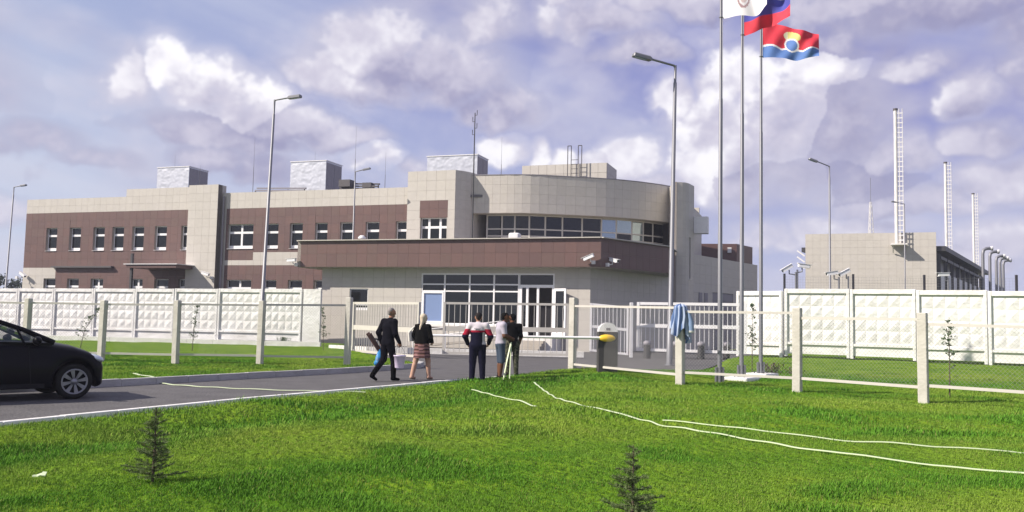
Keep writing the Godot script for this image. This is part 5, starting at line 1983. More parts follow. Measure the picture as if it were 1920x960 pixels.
# j: joints in the person's own frame (x = their left, z = ahead)
func person(label: String, pos: Vector3, turn: float, j: Dictionary, paint: Callable, skin: Color, hair: Array, hair_col: Color, bulk := 0.0, head_turn := 0.0, curl := 0.5, legs := 0.0) -> Node3D:
	var o := thing("person", label, "person", pos, turn)
	var s := SurfaceTool.new()
	s.begin(Mesh.PRIMITIVE_TRIANGLES)
	var hp: Vector3 = j.head
	var b := [[j.pelvis, j.waist, 0.145 + bulk, 0.132 + bulk, 0, 1.25], [j.waist, j.chest, 0.132 + bulk, 0.15 + bulk, 0, 1.3], [j.chest, j.neck + Vector3(0, -0.06, 0), 0.15 + bulk, 0.085, 0, 1.25],
		[j.lsh, j.rsh, 0.07 + bulk * 0.5, 0.07 + bulk * 0.5, 0], [j.neck + Vector3(0, -0.05, 0), hp + Vector3(0, -0.06, 0), 0.058, 0.052, 7], [j.lhip, j.rhip, 0.105, 0.105, 4]]
	for q in ["l", "r"]:
		b.append([j[q + "sh"], j[q + "el"], 0.062 + bulk * 0.6, 0.048 + bulk * 0.6, 1])
		b.append([j[q + "el"], j[q + "wr"], 0.047 + bulk * 0.6, 0.033 + bulk * 0.4, 2])
		b.append([j[q + "hip"], j[q + "kn"], 0.098 + legs, 0.066 + legs, 4])
		b.append([j[q + "kn"], j[q + "an"], 0.063 + legs, 0.046 + legs, 5])
		b.append([j[q + "kn"] * 0.68 + j[q + "an"] * 0.32 + Vector3(0, 0, -0.012), j[q + "an"], 0.058, 0.043, 5])
		b.append([j[q + "an"] + Vector3(0, -0.03, -0.03), j[q + "toe"], 0.045, 0.036, 6])
	sdf_add(s, b, 0.017, 0.03, paint)
	for q in ["l", "r"]:
		var d: Vector3 = j[q + "wr"] - j[q + "el"]
		var inw := Vector3(-1.0 if q == "l" else 1.0, 0, 0.4)
		sdf_add(s, hand_bones(j[q + "wr"], d + j.get(q + "hd", Vector3.ZERO), inw, curl, 1.0 if q == "l" else -1.0), 0.0065, 0.008, func(_p, _t): return skin)
	var hb := Basis(Vector3.UP, head_turn)
	var H := func(x: float, y: float, z: float) -> Vector3: return hp + hb * Vector3(x, y, z)
	var head := [[H.call(0, 0.03, -0.02), H.call(0, 0.0, 0.02), 0.088, 0.083, 7], [H.call(0, -0.05, 0.03), H.call(0, -0.088, 0.052), 0.062, 0.038, 7], [H.call(0, 0.01, 0.095), H.call(0, -0.03, 0.112), 0.011, 0.017, 7], [H.call(0, -0.1, -0.01), H.call(0, -0.05, 0.0), 0.052, 0.06, 7],
		[H.call(0.08, 0.005, -0.01), H.call(0.084, -0.035, -0.004), 0.016, 0.011, 7], [H.call(-0.08, 0.005, -0.01), H.call(-0.084, -0.035, -0.004), 0.016, 0.011, 7], [H.call(-0.03, 0.025, 0.085), H.call(0.03, 0.025, 0.085), 0.014, 0.014, 7]]
	var mouth: Vector3 = H.call(0, -0.062, 0.09)
	sdf_add(s, head, 0.009, 0.018, func(p, _t):
		return Color(skin.r * 0.8, skin.g * 0.5, skin.b * 0.5) if absf(p.y - mouth.y) < 0.008 and (p - mouth).length() < 0.03 else skin)
	s.set_color(Color(0.02, 0.02, 0.02))
	for q in [-1, 1]:
		ball(s, H.call(q * 0.032, 0.0, 0.088), Vector3(0.011, 0.008, 0.009), 6)
	obj("body", s, M.cloth, o)
	if hair.size() > 0:
		s = SurfaceTool.new()
		s.begin(Mesh.PRIMITIVE_TRIANGLES)
		var hbns := []
		for q in hair:
			hbns.append([H.call(q[0], q[1], q[2]), H.call(q[3], q[4], q[5]), q[6], q[7], 8])
		sdf_add(s, hbns, 0.011, 0.015, func(_p, _t): return hair_col)
		obj("hair", s, M.cloth, o)
	return o

func make_people():
	var short := [[0, 0.045, -0.03, 0, 0.05, 0.01, 0.086, 0.074], [0, -0.01, -0.06, 0, 0.03, -0.05, 0.06, 0.07]]
	var navy := Color(0.008, 0.008, 0.012)
	var skin := Color(0.36, 0.20, 0.14)
	# man with the bucket
	var j := {"pelvis": Vector3(0, 0.98, 0), "waist": Vector3(0, 1.14, 0.01), "chest": Vector3(0, 1.34, 0.03), "neck": Vector3(0, 1.54, 0.06), "head": Vector3(0, 1.70, 0.10),
		"lsh": Vector3(0.19, 1.47, 0.03), "rsh": Vector3(-0.19, 1.47, 0.03), "lel": Vector3(0.29, 1.2, -0.06), "rel": Vector3(-0.27, 1.19, 0.0), "lwr": Vector3(0.30, 0.93, 0.06), "rwr": Vector3(-0.28, 0.96, 0.14),
		"lhip": Vector3(0.09, 0.95, 0), "rhip": Vector3(-0.09, 0.95, 0), "lkn": Vector3(0.11, 0.54, -0.02), "rkn": Vector3(-0.10, 0.52, 0.12), "lan": Vector3(0.12, 0.16, -0.36), "ran": Vector3(-0.10, 0.09, 0.13), "ltoe": Vector3(0.12, 0.045, -0.24), "rtoe": Vector3(-0.10, 0.04, 0.30), "lhd": Vector3(0, -0.2, 0), "rhd": Vector3(0, -0.25, 0)}
	var pos := at(-3.05, 22.7)
	var turn := PI - 0.72
	person("walking man in dark navy clothes and boots carrying a bucket", pos, turn, j, func(p, t):
		return Color(0.006, 0.006, 0.007) if t == 6 or (t == 5 and p.y < 0.36) else (navy if t != 7 else (skin if p.y > 1.56 else navy)), skin, [[0, 0.05, -0.03, 0, 0.055, 0.0, 0.085, 0.07], [0, -0.01, -0.055, 0, 0.03, -0.05, 0.055, 0.066]], Color(0.30, 0.28, 0.27), 0.036, -0.2, 0.75, 0.014)
	var xf := Transform3D(Basis(Vector3.UP, turn), pos)
	var hr: Vector3 = xf * Vector3(-0.28, 0.86, 0.16)
	var bk := thing("bucket", "pale lilac plastic bucket in the walking man's hand", "bucket", Vector3(hr.x, 0.335, hr.z), turn)
	var s := st()
	lathe(s, Vector3.ZERO, Vector3.UP, [Vector2(0.0, 0.0), Vector2(0.105, 0.0), Vector2(0.112, 0.012), Vector2(0.142, 0.285), Vector2(0.155, 0.287), Vector2(0.155, 0.315), Vector2(0.142, 0.32), Vector2(0.134, 0.3), Vector2(0.105, 0.02), Vector2(0.0, 0.02)], 28)
	obj("pail", s, M.bucket, bk)
	s = st()
	var arc := []
	for i in 13:
		var a := PI * i / 12.0
		arc.append(Vector3(0, 0.30 + 0.225 * sin(a), 0.155 * cos(a)))
	tube(s, arc, [0.005], 6)
	obj("handle", s, M.galvanised, bk)
	var hl: Vector3 = xf * Vector3(0.31, 0.84, 0.08)
	var bag := thing("plastic_bag", "blue plastic carrier bag hanging from the walking man's hand", "bag", Vector3(hl.x - 0.05, 0.36, hl.z), turn)
	s = SurfaceTool.new()
	s.begin(Mesh.PRIMITIVE_TRIANGLES)
	var tint := FastNoiseLite.new()
	tint.frequency = 3.0
	sdf_add(s, [[Vector3(0, 0.1, 0), Vector3(0.03, 0.16, 0.03), 0.10, 0.11, 0], [Vector3(-0.02, 0.2, -0.02), Vector3(0, 0.3, 0.01), 0.10, 0.075, 0], [Vector3(0.05, 0.07, -0.05), Vector3(-0.06, 0.09, 0.05), 0.07, 0.06, 0], [Vector3(0, 0.3, 0.0), Vector3(0.0, 0.40, 0.0), 0.06, 0.03, 0]], 0.016, 0.02, func(p, _t): return Color(0.05, 0.22, 0.50).lerp(Color(0.35, 0.50, 0.70), smoothstep(0.1, 0.5, tint.get_noise_3dv(p))))
	obj("sack", s, M.cloth, bag)
	s = st()
	tube(s, [Vector3(0, 0.38, 0.02), Vector3(0.02, 0.46, 0.03), Vector3(0.03, 0.5, 0.0)], [0.02, 0.012, 0.012], 6)
	obj("handle", s, M.bag_blue, bag)
	var bd := thing("board", "brown folded board with dark strap under the walking man's arm", "board", Vector3(hl.x - 0.22, 0.97, hl.z + 0.02), 0.3)
	s = st()
	cbox(s, Vector3.ZERO, Vector3(0.10, 0.52, 0.03), 0.01, Basis(Vector3.BACK, 0.62))
	obj("plank", s, M.wood_brown, bd)
	s = st()
	cbox(s, Vector3(0.03, -0.02, 0.035), Vector3(0.10, 0.50, 0.03), 0.01, Basis(Vector3.BACK, 0.56))
	obj("plank", s, M.wood_brown, bd)
	s = st()
	tube(s, [Vector3(-0.02, 0.06, 0), Vector3(0.1, 0.06, 0), Vector3(0.22, -0.03, 0), Vector3(0.26, -0.12, 0)], [0.018], 6)
	obj("strap", s, M.plastic_black, bd)
	# woman
	j = {"pelvis": Vector3(0, 0.92, 0), "waist": Vector3(0, 1.05, 0), "chest": Vector3(0, 1.24, 0.02), "neck": Vector3(0, 1.42, 0.03), "head": Vector3(0, 1.575, 0.06),
		"lsh": Vector3(0.165, 1.355, 0.01), "rsh": Vector3(-0.165, 1.355, 0.01), "lel": Vector3(0.26, 1.12, -0.02), "rel": Vector3(-0.25, 1.11, 0.0), "lwr": Vector3(0.22, 0.97, 0.16), "rwr": Vector3(-0.2, 0.98, 0.17),
		"lhip": Vector3(0.09, 0.88, 0), "rhip": Vector3(-0.09, 0.88, 0), "lkn": Vector3(0.13, 0.49, -0.08), "rkn": Vector3(-0.13, 0.49, 0.1), "lan": Vector3(0.16, 0.09, -0.2), "ran": Vector3(-0.15, 0.08, 0.12), "ltoe": Vector3(0.17, 0.04, -0.05), "rtoe": Vector3(-0.16, 0.035, 0.26)}
	var black := Color(0.009, 0.008, 0.010)
	var wskin := Color(0.52, 0.33, 0.25)
	pos = at(-2.28, 23.6)
	turn = PI - 0.45
	var w := person("fair-haired woman in black jacket and striped skirt", pos, turn, j, func(p, t):
		return black if t <= 2 else (Color(0.30, 0.22, 0.17) if t == 6 and p.y < 0.05 else (wskin if t != 7 or p.y > 1.45 else black)), wskin, [[0, 0.04, -0.035, 0, 0.045, 0.005, 0.092, 0.08], [0, -0.02, -0.06, 0, -0.10, -0.085, 0.062, 0.045], [0, -0.10, -0.085, 0.015, -0.2, -0.125, 0.04, 0.03], [0.015, -0.2, -0.125, 0.02, -0.29, -0.15, 0.035, 0.02], [0.05, 0.0, -0.03, 0.055, -0.08, -0.03, 0.05, 0.03], [-0.05, 0.0, -0.03, -0.055, -0.08, -0.03, 0.05, 0.03]], Color(0.60, 0.52, 0.40), 0.022, 0.0, 0.5)
	s = SurfaceTool.new()
	s.begin(Mesh.PRIMITIVE_TRIANGLES)
	s.set_smooth_group(0)
	var rows := 14
	for i in rows:
		for k in 36:
			var q := []
			for o in [[i, k], [i, k + 1], [i + 1, k + 1], [i + 1, k]]:
				var v: float = float(o[0]) / rows
				var a: float = TAU * o[1] / 36.0
				var r := lerpf(0.19, 0.225, v) + 0.01 * sin(a * 7.0) * v
				var band: float = fmod(v * 5.0 + 0.12 * sin(a * 4.0), 1.0)
				q.append([Vector3(cos(a) * r, 1.0 - 0.44 * v, sin(a) * r * 0.86), Color(0.30, 0.17, 0.17) if band < 0.45 else (Color(0.035, 0.018, 0.022) if band < 0.8 else Color(0.18, 0.10, 0.08))])
			for t in [0, 1, 2, 0, 2, 3]:
				s.set_color(q[t][1])
				s.add_vertex(q[t][0])
	obj("skirt", s, M.cloth, w)
	s = SurfaceTool.new()
	s.begin(Mesh.PRIMITIVE_TRIANGLES)
	s.set_smooth_group(0)
	for i in 10:
		for k in 36:
			var q := []
			for o in [[i, k], [i, k + 1], [i + 1, k + 1], [i + 1, k]]:
				var v: float = float(o[0]) / 10
				var a: float = TAU * o[1] / 36.0
				var r := lerpf(0.185, 0.24, v) + 0.012 * sin(a * 5.0 + 1.0) * v
				q.append(Vector3(cos(a) * r, 1.28 - 0.34 * v, sin(a) * r * 0.84 + 0.01))
			s.set_color(black)
			quad(s, q[0], q[1], q[2], q[3])
	obj("jacket", s, M.cloth, w)
	xf = Transform3D(Basis(Vector3.UP, turn), pos)
	var bp: Vector3 = xf * Vector3(0.32, 0.98, -0.02)
	var sb := thing("shoulder_bag", "cream shoulder bag hanging on the fair-haired woman's arm", "bag", bp, turn + PI / 2)
	s = st()
	cbox(s, Vector3(0, 0.13, 0), Vector3(0.26, 0.26, 0.10), 0.04, Basis(Vector3.RIGHT, 0.12))
	obj("pouch", s, M.bag_white, sb)
	s = st()
	tube(s, [Vector3(-0.1, 0.24, 0), Vector3(-0.05, 0.36, -0.09), Vector3(0, 0.45, -0.17), Vector3(0.05, 0.36, -0.09), Vector3(0.1, 0.24, 0)], [0.022, 0.02, 0.018, 0.02, 0.022], 6)
	obj("strap", s, M.bag_white, sb)
	# man in the tracksuit
	j = {"pelvis": Vector3(0, 0.93, 0), "waist": Vector3(0, 1.08, 0.0), "chest": Vector3(0, 1.28, 0.01), "neck": Vector3(0, 1.46, 0.03), "head": Vector3(0, 1.61, 0.07),
		"lsh": Vector3(0.20, 1.39, 0), "rsh": Vector3(-0.20, 1.39, 0), "lel": Vector3(0.325, 1.13, -0.02), "rel": Vector3(-0.325, 1.13, -0.02), "lwr": Vector3(0.27, 0.93, 0.15), "rwr": Vector3(-0.27, 0.95, 0.16),
		"lhip": Vector3(0.1, 0.9, 0), "rhip": Vector3(-0.1, 0.9, 0), "lkn": Vector3(0.12, 0.49, 0.02), "rkn": Vector3(-0.12, 0.49, 0.03), "lan": Vector3(0.13, 0.08, -0.02), "ran": Vector3(-0.14, 0.08, 0.0), "ltoe": Vector3(0.15, 0.035, 0.14), "rtoe": Vector3(-0.17, 0.035, 0.16)}
	var jn := Color(0.014, 0.013, 0.030)
	var jr := Color(0.34, 0.02, 0.045)
	var jw := Color(0.62, 0.58, 0.62)
	var o3 := person("man in white, red and navy tracksuit seen from behind", at(-0.83, 23.3, 0.02), PI - 0.05, j, func(p, t):
		if t == 7: return skin if p.y > 1.48 else jr
		if t == 6: return Color(0.02, 0.02, 0.025)
		if t >= 4 and p.y < 0.93: return jn
		if t == 2: return jn
		if t == 1: return jw if p.y > 1.31 else (jr if p.y > 1.17 else jn)
		if p.y > 1.275: return jw
		if p.y > 1.235: return jr
		return jw if p.x < -0.13 else jn, skin, short, Color(0.035, 0.03, 0.028), 0.045, 0.1, 0.6, 0.026)
	s = st()
	for i in 7:
		box(s, Vector3(-0.075 + i * 0.025, 1.325, -0.156), Vector3(0.014, 0.03, 0.012))
	obj("back_print", s, M.mid_grey, o3)
	# man in the white shirt, facing right
	j = {"pelvis": Vector3(0, 0.95, 0), "waist": Vector3(0, 1.1, 0.02), "chest": Vector3(0, 1.30, 0.02), "neck": Vector3(0, 1.49, 0.06), "head": Vector3(0, 1.635, 0.13),
		"lsh": Vector3(0.19, 1.42, 0.02), "rsh": Vector3(-0.19, 1.42, 0.02), "lel": Vector3(0.24, 1.15, 0.02), "rel": Vector3(-0.24, 1.15, 0.04), "lwr": Vector3(0.13, 1.07, 0.26), "rwr": Vector3(-0.12, 1.07, 0.28),
		"lhip": Vector3(0.1, 0.92, 0), "rhip": Vector3(-0.1, 0.92, 0), "lkn": Vector3(0.11, 0.5, 0.04), "rkn": Vector3(-0.11, 0.5, 0.02), "lan": Vector3(0.11, 0.08, 0.02), "ran": Vector3(-0.12, 0.08, -0.04), "ltoe": Vector3(0.13, 0.035, 0.18), "rtoe": Vector3(-0.15, 0.035, 0.12)}
	var tan := Color(0.15, 0.075, 0.05)
	var shirt := Color(0.43, 0.41, 0.48)
	var jean := Color(0.065, 0.09, 0.13)
	var o4 := person("man in pale t-shirt and denim shorts holding the tape", at(-0.26, 24.2, 0.02), 1.9, j, func(p, t):
		if t == 7: return tan if p.y > 1.5 else shirt
		if t == 6: return Color(0.03, 0.025, 0.025)
		if t == 5: return tan if p.y < 0.42 else jean
		if t == 4: return jean if p.y < 0.95 else shirt
		if t == 2: return tan
		if t == 1: return shirt if p.y > 1.2 else tan
		return shirt if p.y > 0.93 else jean, tan, short, Color(0.015, 0.012, 0.012), 0.03, 0.1, 0.9)
	# shorts flare a little over the knee
	s = SurfaceTool.new()
	s.begin(Mesh.PRIMITIVE_TRIANGLES)
	for q in [["lhip", "lkn"], ["rhip", "rkn"]]:
		s.set_color(jean)
		var A: Vector3 = j[q[0]]
		var B: Vector3 = j[q[1]]
		tube(s, [A + Vector3(0, -0.04, 0), A.lerp(B, 0.5), B + Vector3(0, -0.06, 0)], [0.106, 0.092, 0.088], 16, false)
	obj("shorts", s, M.cloth, o4)
	# companion half hidden behind him
	j = {"pelvis": Vector3(0, 0.95, 0), "waist": Vector3(0, 1.1, 0.0), "chest": Vector3(0, 1.30, 0.02), "neck": Vector3(0, 1.48, 0.04), "head": Vector3(0, 1.62, 0.1),
		"lsh": Vector3(0.19, 1.4, 0), "rsh": Vector3(-0.19, 1.4, 0), "lel": Vector3(0.24, 1.13, 0.03), "rel": Vector3(-0.24, 1.13, 0.02), "lwr": Vector3(0.16, 1.08, 0.26), "rwr": Vector3(-0.22, 0.92, 0.16),
		"lhip": Vector3(0.1, 0.92, 0), "rhip": Vector3(-0.1, 0.92, 0), "lkn": Vector3(0.11, 0.5, 0.03), "rkn": Vector3(-0.11, 0.5, 0.02), "lan": Vector3(0.11, 0.08, 0.0), "ran": Vector3(-0.12, 0.08, -0.02), "ltoe": Vector3(0.13, 0.035, 0.16), "rtoe": Vector3(-0.14, 0.035, 0.14)}
	var camo := FastNoiseLite.new()
	camo.frequency = 9.0
	person("person in dark top and camouflage trousers behind the pale t-shirt man", at(0.06, 25.2, 0.02), 3.3, j, func(p, t):
		if t == 7: return tan if p.y > 1.49 else black
		if t == 6: return black
		if t >= 4:
			var n := camo.get_noise_3dv(p)
			return Color(0.05, 0.055, 0.035) if n < -0.1 else (Color(0.12, 0.12, 0.09) if n < 0.2 else Color(0.03, 0.03, 0.025))
		return black if t != 2 else tan, tan, short, black, 0.02, 0.4, 0.8, 0.015)

# ------------------------------------------------------------------ plants
func spruce(x: float, d: float, h: float, label: String, sd_: int):
	var r := RandomNumberGenerator.new()
	r.seed = sd_
	var o := thing("young_spruce", label, "tree", at(x, d, lawn_y(x, d) - 0.01), 0.0, "young spruces planted in the lawn")
	var s := st()
	var lean := Vector3(r.randf_range(-0.02, 0.02), 0, 0)
	tube(s, [Vector3.ZERO, Vector3(0, h * 0.5, 0) + lean, Vector3(0, h, 0)], [0.014, 0.009, 0.003], 7)
	obj("trunk", s, M.bark, o)
	s = st()
	var tw := st()
	var y := 0.06
	while y < h * 0.97:
		var f := y / h
		var n := int(lerpf(11.0, 5.0, f))
		for i in n:
			var a := TAU * (i + r.randf()) / n
			var L := (0.22 * (1.0 - f) + 0.03) * r.randf_range(0.3, 1.35)
			if r.randf() < 0.22:
				continue
			var p := Vector3(0, y + r.randf_range(-0.02, 0.02), 0) + lean * minf(f * 2.0, 1.0)
			var e := Vector3(cos(a), r.randf_range(0.05, 0.45), sin(a)).normalized()
			var q := p + e * L
			tube(tw, [p, q], [0.004, 0.002], 4, false)
			var twigs := [[p, q]]
			for k in 4:
				var m := p.lerp(q, 0.3 + 0.17 * k)
				var sd2 := e.rotated(Vector3.UP, (0.8 if k % 2 else -0.8) + r.randf_range(-0.2, 0.2))
				twigs.append([m, m + sd2 * L * 0.42 * (1.1 - 0.2 * k)])
			for t in twigs:
				var td: Vector3 = t[1] - t[0]
				var cnt := maxi(4, int(td.length() / 0.0024))
				for k in cnt:
					var b: Vector3 = t[0] + td * (float(k) / cnt)
					var rd := Vector3(r.randfn(), r.randfn(), r.randfn()).normalized()
					var nd := (rd + td.normalized() * 0.7).normalized() * r.randf_range(0.016, 0.030)
					var wd := nd.cross(rd + Vector3(0.1, 0.2, 0.3)).normalized() * 0.0032
					tri(s, b - wd, b + wd, b + nd)
		y += lerpf(0.055, 0.038, f)
	# leader
	for k in 60:
		var b := Vector3(0, h * (0.86 + 0.14 * k / 60.0), 0) + lean
		var rd := Vector3(r.randfn(), 0.5, r.randfn()).normalized() * 0.02
		tri(s, b + Vector3(0.002, 0, 0), b - Vector3(0.002, 0, 0), b + rd)
	obj("needles", s, M.needle, o)
	obj("branches", tw, M.bark, o)

func sapling(x: float, d: float, h: float, label: String, sd_: int, lean := 0.0, bushy := 1.0):
	var r := RandomNumberGenerator.new()
	r.seed = sd_
	var o := thing("sapling", label, "tree", at(x, d, lawn_y(x, d) - 0.02), 0.0, "thin young saplings along the fences")
	var s := st()
	var top := Vector3(lean, h, 0)
	tube(s, [Vector3.ZERO, Vector3(lean * 0.25, h * 0.5, 0.02), top], [0.016, 0.011, 0.004], 6)
	var lf := st()
	for i in int(16 * bushy):
		var f := r.randf_range(0.22, 1.0)
		var p := Vector3(lean * f * f, h * f, 0)
		var a := r.randf() * TAU
		var L := r.randf_range(0.12, 0.34) * (1.15 - f)
		var q := p + Vector3(cos(a) * L, L * 0.8, sin(a) * L)
		tube(s, [p, q], [0.005, 0.002], 4, false)
		for k in 6:
			var c := p.lerp(q, r.randf_range(0.3, 1.1)) + Vector3(r.randfn(), r.randfn(), r.randfn()) * 0.03
			var u := Vector3(r.randfn(), r.randfn() * 0.6, r.randfn()).normalized() * r.randf_range(0.035, 0.06)
			var v := u.cross(Vector3(r.randfn(), r.randfn(), r.randfn())).normalized() * 0.022
			quad(lf, c - u, c + v, c + u, c - v)
	obj("stem", s, M.bark, o)
	obj("leaves", lf, M.leaf, o)

func far_tree(x: float, d: float, h: float, w: float, label: String, sd_: int):
	var r := RandomNumberGenerator.new()
	r.seed = sd_
	var o := thing("broadleaf_tree", label, "tree", at(x, d, -0.2), 0.0, "dark trees beyond the office")
	var s := st()
	tube(s, [Vector3.ZERO, Vector3(0.1, h * 0.4, 0), Vector3(0, h * 0.8, 0.1)], [0.22, 0.15, 0.05], 7)
	for k in 6:
		var a := TAU * k / 6.0
		tube(s, [Vector3(0.05, h * (0.25 + 0.07 * k), 0), Vector3(cos(a) * w * 0.6, h * (0.45 + 0.07 * k), sin(a) * w * 0.6)], [0.09, 0.03], 5, false)
	obj("trunk", s, M.bark, o)
	s = st()
	var cl := []
	for k in 26:
		var f := r.randf_range(0.15, 1.0)
		var a := r.randf() * TAU
		var rad := w * sqrt(r.randf()) * (1.1 - 0.6 * f)
		cl.append([Vector3(cos(a) * rad, h * f, sin(a) * rad), r.randf_range(0.5, 1.0)])
	for c in cl:
		for k in 70:
			var p: Vector3 = c[0] + Vector3(r.randfn(), r.randfn(), r.randfn()) * c[1] * 0.42
			var u := Vector3(r.randfn(), r.randfn(), r.randfn()).normalized() * r.randf_range(0.12, 0.22)
			var v := u.cross(Vector3(r.randfn(), r.randfn(), r.randfn())).normalized() * 0.1
			quad(s, p - u, p + v, p + u, p - v)
	obj("crown", s, M.far_leaf, o)

func weed(x: float, d: float, label: String, h: float, n: int, sd_: int, m: Material):
	var r := RandomNumberGenerator.new()
	r.seed = sd_
	var s := st()
	for k in n:
		var a := r.randf() * TAU
		var b := Vector3(r.randfn() * 0.12, 0, r.randfn() * 0.08)
		var t := b + Vector3(cos(a) * h * 0.7, h * r.randf_range(0.3, 1.0), sin(a) * h * 0.7)
		var w := Vector3(-sin(a), 0, cos(a)) * 0.012
		tri(s, b - w, b + w, t)
		tri(s, b.lerp(t, 0.5), t + Vector3(w.x * 4, 0.02, w.z * 4), t)
	var o := obj("weed", s, m)
	o.position = at(x, d, lawn_y(x, d))
	tag(o, label, "weed")

func make_plants():
	spruce(-3.12, 8.1, 0.66, "small young spruce in the lawn below the black car", 51)
	spruce(0.95, 6.95, 0.60, "young spruce cut by the bottom edge of the picture", 57)
	sapling(-15.6, 33.0, 1.75, "leaning sapling between the black car and the concrete fence", 61, 0.75, 1.3)
	sapling(-12.9, 37.0, 1.9, "upright sapling behind the left fence near the tall lamp post", 62, 0.15, 1.6)
	sapling(-8.4, 41.0, 1.9, "thin sapling before the gatehouse wall beside the concrete fence end", 63, -0.1, 1.5)
	sapling(8.05, 30.3, 2.4, "tall thin sapling between the flagpoles", 64, 0.0, 1.8)
	sapling(9.93, 20.6, 1.75, "slender sapling right of the last fence post", 65, 0.0, 1.3)
	far_tree(-64.0, 112.0, 7.2, 3.0, "dark tree at the left picture edge beyond the office", 71)
	far_tree(-62.4, 114.0, 5.6, 2.6, "dark bushy tree beside the far lamp post", 72)
	far_tree(-61.9, 117.0, 5.4, 2.6, "dark low tree next to the far office corner", 73)
	far_tree(-66.5, 113.0, 6.2, 3.0, "dark tree outermost beyond the office", 74)
	weed(8.7, 30.2, "dry weed tuft beside the flagpole slabs", 0.35, 60, 81, M.bark)
	weed(9.3, 29.9, "second dry weed tuft near the tall thin sapling", 0.25, 40, 82, M.bark)
	weed(-13.0, 52.3, "green weed tuft at the foot of the left concrete fence", 0.35, 90, 83, M.leaf)
	var s := st()
	for k in 3:
		box(s, Vector3(k * 0.045 - 0.04, 0.05 + k * 0.012, k * 0.02), Vector3(0.05, 0.012, 0.035), Basis(Vector3(0.3, 1, 0.2).normalized(), k * 0.9))
	var o := obj("paper_scrap", s, M.tape)
	o.position = at(-4.08, 8.05, lawn_y(-4.08, 8.05) + 0.02)
	tag(o, "crumpled pale scrap of litter lying on the lawn at lower left", "litter")

# ------------------------------------------------------------------ pale tape lying about
func ribbon(pts: Array, label: String, lift: float, w: float):
	# smooth the given points
	var c := Curve3D.new()
	for i in pts.size():
		var p: Vector2 = pts[i]
		var a: Vector2 = pts[maxi(i - 1, 0)]
		var b: Vector2 = pts[mini(i + 1, pts.size() - 1)]
		var t := (b - a) / 6.0
		c.add_point(Vector3(p.x, 0, -p.y), Vector3(-t.x, 0, t.y), Vector3(t.x, 0, -t.y))
	c.bake_interval = 0.2
	var bk := c.get_baked_points()
	var s := st()
	for i in bk.size() - 1:
		var a := bk[i]
		var b := bk[i + 1]
		a.y = maxf(lawn_y(a.x, -a.z), 0.0) + lift + 0.006 * sin(i * 0.9)
		b.y = maxf(lawn_y(b.x, -b.z), 0.0) + lift + 0.006 * sin((i + 1) * 0.9)
		bar(s, a, b, w * (1.0 + 0.25 * sin(i * 0.37)), 0.012)
	var o := obj("pale_tape", s, M.tape)
	tag(o, label, "tape", "pale tapes lying on lawn and road")

func make_tapes():
	ribbon([Vector2(-8.9, 21.6), Vector2(-8.42, 21.0), Vector2(-7.22, 19.82), Vector2(-5.39, 19.08), Vector2(-2.95, 18.8)], "pale tape crossing the asphalt road", 0.02, 0.055)
	ribbon([Vector2(0.62, 23.0), Vector2(0.78, 20.2), Vector2(0.95, 17.9), Vector2(1.23, 16.83), Vector2(2.06, 14.37), Vector2(2.54, 12.8), Vector2(3.6, 11.33), Vector2(4.49, 10.35), Vector2(5.37, 9.58), Vector2(6.6, 8.6)], "long pale tape curving through the middle of the lawn", 0.03, 0.028)
	ribbon([Vector2(2.39, 14.2), Vector2(3.29, 13.25), Vector2(4.1, 12.43), Vector2(5.1, 11.75), Vector2(6.25, 11.13), Vector2(7.5, 10.4)], "thinner pale tape on the lawn behind the long one", 0.025, 0.02)
	ribbon([Vector2(-0.82, 20.07), Vector2(-0.26, 18.49), Vector2(0.48, 16.04)], "short pale tape on the lawn below the waiting men", 0.03, 0.026)
	var s := st()
	bar(s, at(0.02, 24.1, 1.0), at(-0.08, 23.9, 0.5), 0.035, 0.008)
	bar(s, at(-0.08, 23.9, 0.5), at(-0.16, 23.8, 0.03), 0.035, 0.008)
	bar(s, at(0.03, 24.08, 1.0), at(0.0, 23.95, 0.05), 0.03, 0.008)
	var o := obj("pale_tape", s, M.tape)
	tag(o, "pale tape end hanging from the t-shirt man's hands to the ground", "tape", "pale tapes lying on lawn and road")

# ------------------------------------------------------------------ grass blades
func tuft_mesh(n: int, h: float, spread: float, sd_: int, wd: float) -> ArrayMesh:
	var r := RandomNumberGenerator.new()
	r.seed = sd_
	var s := st()
	for i in n:
		var a := r.randf() * TAU
		var b := Vector3(r.randfn() * spread, -0.01, r.randfn() * spread)
		var e := Vector3(cos(a), 0, sin(a))
		var hh := h * r.randf_range(0.5, 1.15)
		var w := Vector3(-e.z, 0, e.x) * wd
		var m := b + Vector3(0, hh * 0.6, 0) + e * hh * 0.15
		var t := b + Vector3(0, hh, 0) + e * hh * r.randf_range(0.2, 0.7)
		quad(s, b - w, m - w * 0.8, m + w * 0.8, b + w)
		tri(s, m - w * 0.8, t, m + w * 0.8)
	s.generate_normals()
	return s.commit()

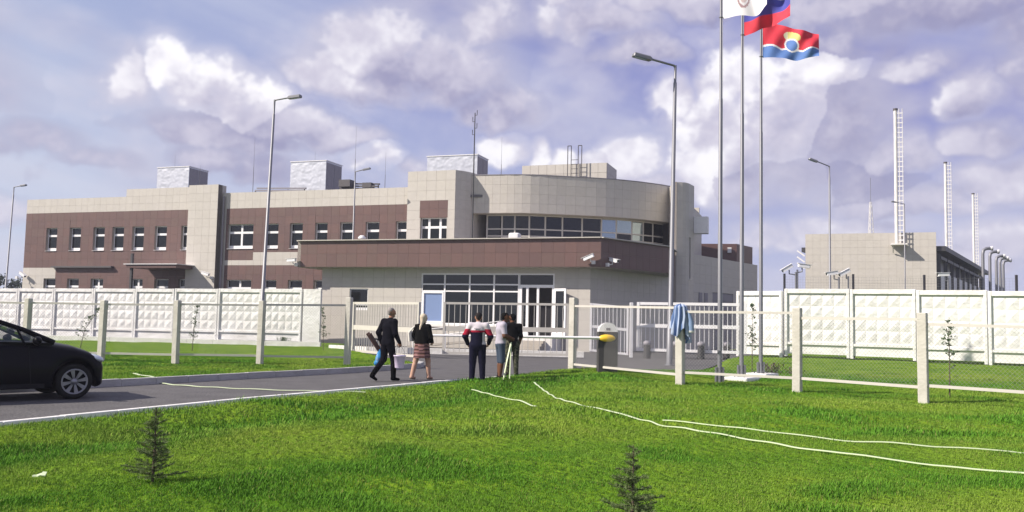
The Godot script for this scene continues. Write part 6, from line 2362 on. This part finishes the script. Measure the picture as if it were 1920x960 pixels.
func make_grass():
	var r := RandomNumberGenerator.new()
	r.seed = 99
	var patch := FastNoiseLite.new()
	patch.seed = 12
	patch.frequency = 0.35
	patch.fractal_octaves = 4
	var layers := [[tuft_mesh(9, 0.046, 0.05, 1, 0.0026), 5.2, 13.0, 95000], [tuft_mesh(8, 0.052, 0.09, 2, 0.005), 12.0, 32.0, 70000]]
	for l in layers.size():
		var q = layers[l]
		var buf := PackedFloat32Array()
		var cnt := 0
		for i in q[3]:
			var d: float = sqrt(lerpf(q[1] * q[1], q[2] * q[2], r.randf()))
			if l == 0:
				d = lerpf(q[1], q[2], pow(r.randf(), 1.25))
			var x: float = r.randf_range(-1.0, 1.0) * (d * 0.60 + 1.0)
			if sd(x, d) < 0.12:
				continue
			var p := patch.get_noise_2d(x, d)
			var p2 := patch.get_noise_2d(x * 0.35 + 50.0, d * 0.35)
			var e := sd(x, d)
			var rank := 1.0
			if near_side(x, d) and d < 25.0:
				rank += 0.9 * exp(-pow((e - 1.9) / 0.9, 2.0))
			rank += smoothstep(0.12, 0.5, p) * 0.9
			var sc := r.randf_range(0.7, 1.2) * rank * 0.85
			var a := r.randf() * TAU
			var ca := cos(a) * sc
			var sa := sin(a) * sc
			buf.append_array([ca, 0.0, sa, x, 0.0, sc, 0.0, lawn_y(x, d) - 0.004, -sa, 0.0, ca, -d])
			var g := Color(0.088, 0.215, 0.020).lerp(Color(0.225, 0.31, 0.048), clampf(0.48 + p2 * 1.2 - (rank - 1.0) * 0.55, 0.0, 1.0))
			if r.randf() < 0.07:
				g = g.lerp(Color(0.30, 0.27, 0.10), r.randf() * 0.8)
			var k := r.randf_range(0.8, 1.2)
			buf.append_array([g.r * k, g.g * k, g.b * k, 1.0])
			cnt += 1
		var mm := MultiMesh.new()
		mm.transform_format = MultiMesh.TRANSFORM_3D
		mm.use_colors = true
		mm.mesh = q[0]
		mm.instance_count = cnt
		mm.buffer = buf
		var o := MultiMeshInstance3D.new()
		o.name = numbered("grass")
		o.multimesh = mm
		o.material_override = M.blade
		add_child(o)
		tag(o, ["short green mown grass in the foreground lawn", "green mown grass on the lawns farther off"][l], "grass", "", "stuff")
